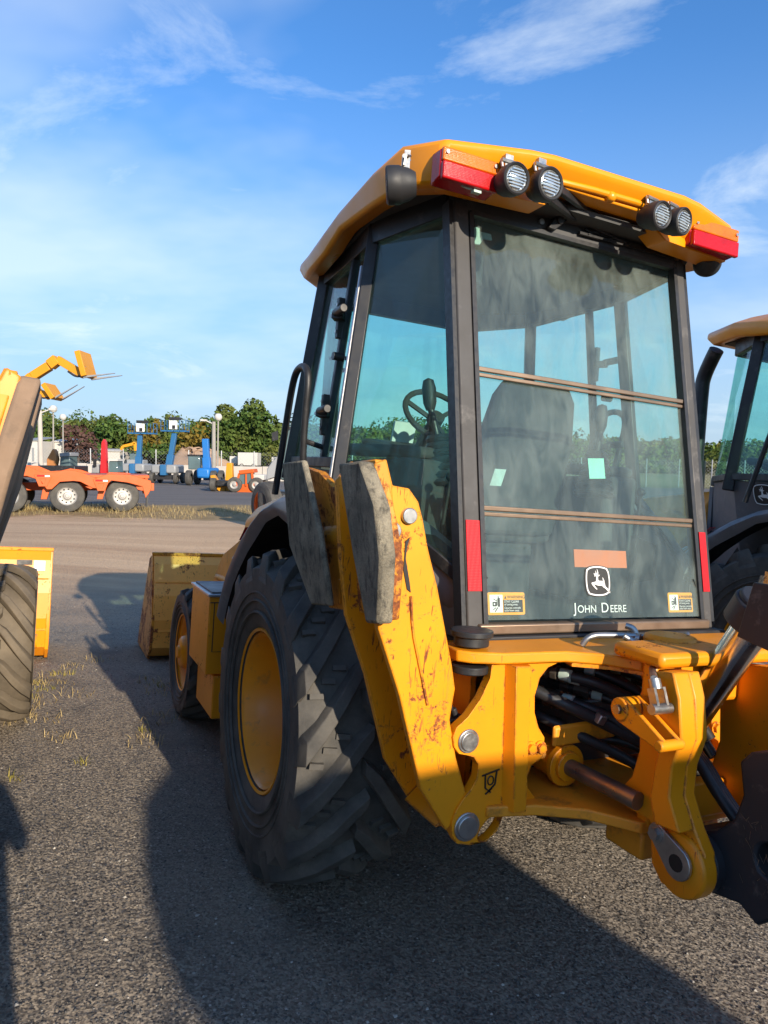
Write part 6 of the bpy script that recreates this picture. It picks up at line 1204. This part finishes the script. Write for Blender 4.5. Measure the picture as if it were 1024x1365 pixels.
def blades(name, m, spots, n, hgt, spread, lean=0.5):
    g_ = MB()
    for (x0, y0, rr_) in spots:
        for _ in range(n):
            a = q.random()*6.28; d = rr_*math.sqrt(q.random()); x, y = x0+math.cos(a)*d*spread[0], y0+math.sin(a)*d*spread[1]; z = ground_z(x, y)
            h = hgt*q.uniform(0.4, 1.2); t_ = q.random()*6.28; lx, ly = math.cos(t_)*h*lean*q.random()*1.6, math.sin(t_)*h*lean*q.random()*1.6; w = 0.0025+0.0015*hgt*10; px_, py_ = -math.sin(t_)*w, math.cos(t_)*w
            g_._add([(x-px_, y-py_, z-0.01), (x+px_, y+py_, z-0.01), (x+lx*0.45+px_*0.7, y+ly*0.45+py_*0.7, z+h*0.6), (x+lx*0.45-px_*0.7, y+ly*0.45-py_*0.7, z+h*0.6), (x+lx, y+ly, z+h*0.9)], [(0, 1, 2, 3), (3, 2, 4)])
    o = g_.build(name, m, None, smooth=False, fix=False); tag(o, kind='stuff'); return o
M['straw'] = leaf_mat('dry_grass', (0.26, 0.19, 0.085), (0.44, 0.34, 0.17), (0.30, 0.24, 0.10))
M['weed'] = leaf_mat('weeds', (0.17, 0.16, 0.035), (0.34, 0.27, 0.07), (0.30, 0.22, 0.06))
blades('dry_weeds', M['straw'], [(*[*m2w(p)][:2], 0.16) for p in [(-1.912,3.155,0.000),(-1.806,3.363,0.000),(-1.699,3.178,0.000),(-1.950,2.567,0.000),(-1.847,2.729,0.000),(-1.745,1.877,0.000),(-1.374,3.946,0.000),(-1.575,2.868,0.000),(-1.038,3.087,0.000),(-0.987,2.739,0.000),(-0.841,2.929,0.000),(-1.808,2.275,0.000),(-1.571,3.698,0.000),(-1.989,2.320,0.000),(-1.103,2.100,0.000),(-1.232,1.670,0.000)]], 30, 0.050, (0.8, 0.8), 1.4)
blades('green_weeds', M['weed'], [(*[*m2w(p)][:2], 0.07) for p in [(-1.849,3.209,0.000),(-1.776,3.018,0.000),(-1.887,2.836,0.000),(-1.637,3.451,0.000),(-1.614,1.412,0.000),(-1.955,1.265,0.000),(-1.200,1.882,0.000),(-0.973,2.957,0.000),(-1.750,3.473,0.000),(-1.869,3.038,0.000)]], 16, 0.045, (0.7, 0.7), 1.2)
blades('dry_grass', M['straw'], [(-14+i*1.15, 21.4+5.0*q.random(), 1.6) for i in range(34)]*2, 150, 0.16, (1, 1), 0.8)
blades('trailer_grass', M['straw'], [(tc_.x+dx, tc_.y+0.9, 0.8) for dx in (-2, -1, 0, 1, 2)], 120, 0.22, (1.2, 1), 0.7)

# ------------------------------------------------------------------ the photographer, whose shadow falls along the left edge
def person():
    o = empty('person', (0.16, -0.40, ground_z(0.16, -0.40)), (0, 0, 0), 'person in dark jacket and blue jeans holding up a phone', 'person')
    V = [((0, 0, 1.00), 0.15), ((0, -0.01, 1.22), 0.155), ((0, 0, 1.42), 0.15), ((0, 0.01, 1.53), 0.06), ((0, 0.03, 1.63), 0.085), ((0, 0.03, 1.75), 0.085),
         ((-0.09, 0, 0.92), 0.10), ((-0.11, 0.01, 0.50), 0.065), ((-0.12, -0.02, 0.09), 0.048), ((-0.13, 0.14, 0.035), 0.038), ((0.09, 0, 0.92), 0.10), ((0.11, 0.01, 0.50), 0.065), ((0.12, -0.02, 0.09), 0.048), ((0.13, 0.14, 0.035), 0.038),
         ((-0.19, 0, 1.44), 0.07), ((-0.30, 0.06, 1.20), 0.050), ((-0.24, 0.24, 1.50), 0.036), ((0.19, 0, 1.44), 0.07), ((0.20, 0.12, 1.20), 0.050), ((-0.05, 0.26, 1.50), 0.036)]
    E_ = [(0, 1), (1, 2), (2, 3), (3, 4), (4, 5), (0, 6), (6, 7), (7, 8), (8, 9), (0, 10), (10, 11), (11, 12), (12, 13), (2, 14), (14, 15), (15, 16), (2, 17), (17, 18), (18, 19)]
    me = bpy.data.meshes.new('body'); me.from_pydata([v for v, _ in V], E_, []); b = bpy.data.objects.new('body', me); COL.objects.link(b); b.parent = o
    b.modifiers.new('skin', 'SKIN'); 
    for i, (_, r_) in enumerate(V): me.skin_vertices[0].data[i].radius = (r_, r_*0.85)
    me.skin_vertices[0].data[0].use_root = True
    ss = b.modifiers.new('sub', 'SUBSURF'); ss.levels = 2; ss.render_levels = 2
    m, nt, n, l, p = nodes('clothes_and_skin'); tc = n.new('ShaderNodeTexCoord'); sp = n.new('ShaderNodeSeparateXYZ'); l.new(tc.outputs['Object'], sp.inputs[0])
    c = mixc(n, l, ramp(n, l, sp.outputs[2], 0.99, 1.0), (0.05, 0.08, 0.16), (0.03, 0.03, 0.035)); c = mixc(n, l, ramp(n, l, sp.outputs[2], 1.525, 1.535), c, (0.45, 0.27, 0.20)); c = mixc(n, l, ramp(n, l, sp.outputs[2], 0.10, 0.09), c, (0.06, 0.04, 0.03)); l.new(c, p.inputs['Base Color']); me.materials.append(m)
    k = MB(); k.lathe([(-0.02, 0.001), (0.0, 0.085), (0.06, 0.098), (0.11, 0.07), (0.125, 0.001)], (0, 0.02, 1.72), (0, -0.15, 1), 18); k.build('hair', M['seat'], o)
    for s in (-1, 1):
        h = MB(); w = Vector((-0.155+s*0.095, 0.265, 1.53)); h.loft([[w+Vector((x*s, y, 0)) for x, y in ((-0.035, -0.014), (0.035, -0.014), (0.035, 0.014), (-0.035, 0.014))], [w+Vector((x*s-0.01*s, y+0.02, 0.09)) for x, y in ((-0.04, -0.013), (0.04, -0.013), (0.04, 0.013), (-0.04, 0.013))]])
        for f in range(4): a = w+Vector((s*(-0.045+0.022*f), 0.025, 0.09)); h.tube([a, a+Vector((-s*0.012, 0.022, 0.035)), a+Vector((-s*0.04, 0.030, 0.045-0.006*f)), a+Vector((-s*0.055, 0.012, 0.04-0.006*f))], 0.009, 6, 1)
        h.tube([w+Vector((-s*0.035, 0, 0.03)), w+Vector((-s*0.06, 0.0, 0.07)), w+Vector((-s*0.075, -0.01, 0.10))], 0.011, 6, 1); h.build('hand', mat('skin', (0.45, 0.27, 0.20), 0.6, 0, 0.1, 9), o)
    return o
person()
ph = MB(); ph.box((0, 0, 0), (0.076, 0.009, 0.155)); ph = ph.build('phone', M['print_black'], None, bevel=0.003); ph.location = (0.0, -0.10, CAM_H-0.06); tag(ph, 'black phone held up in both hands', 'phone')
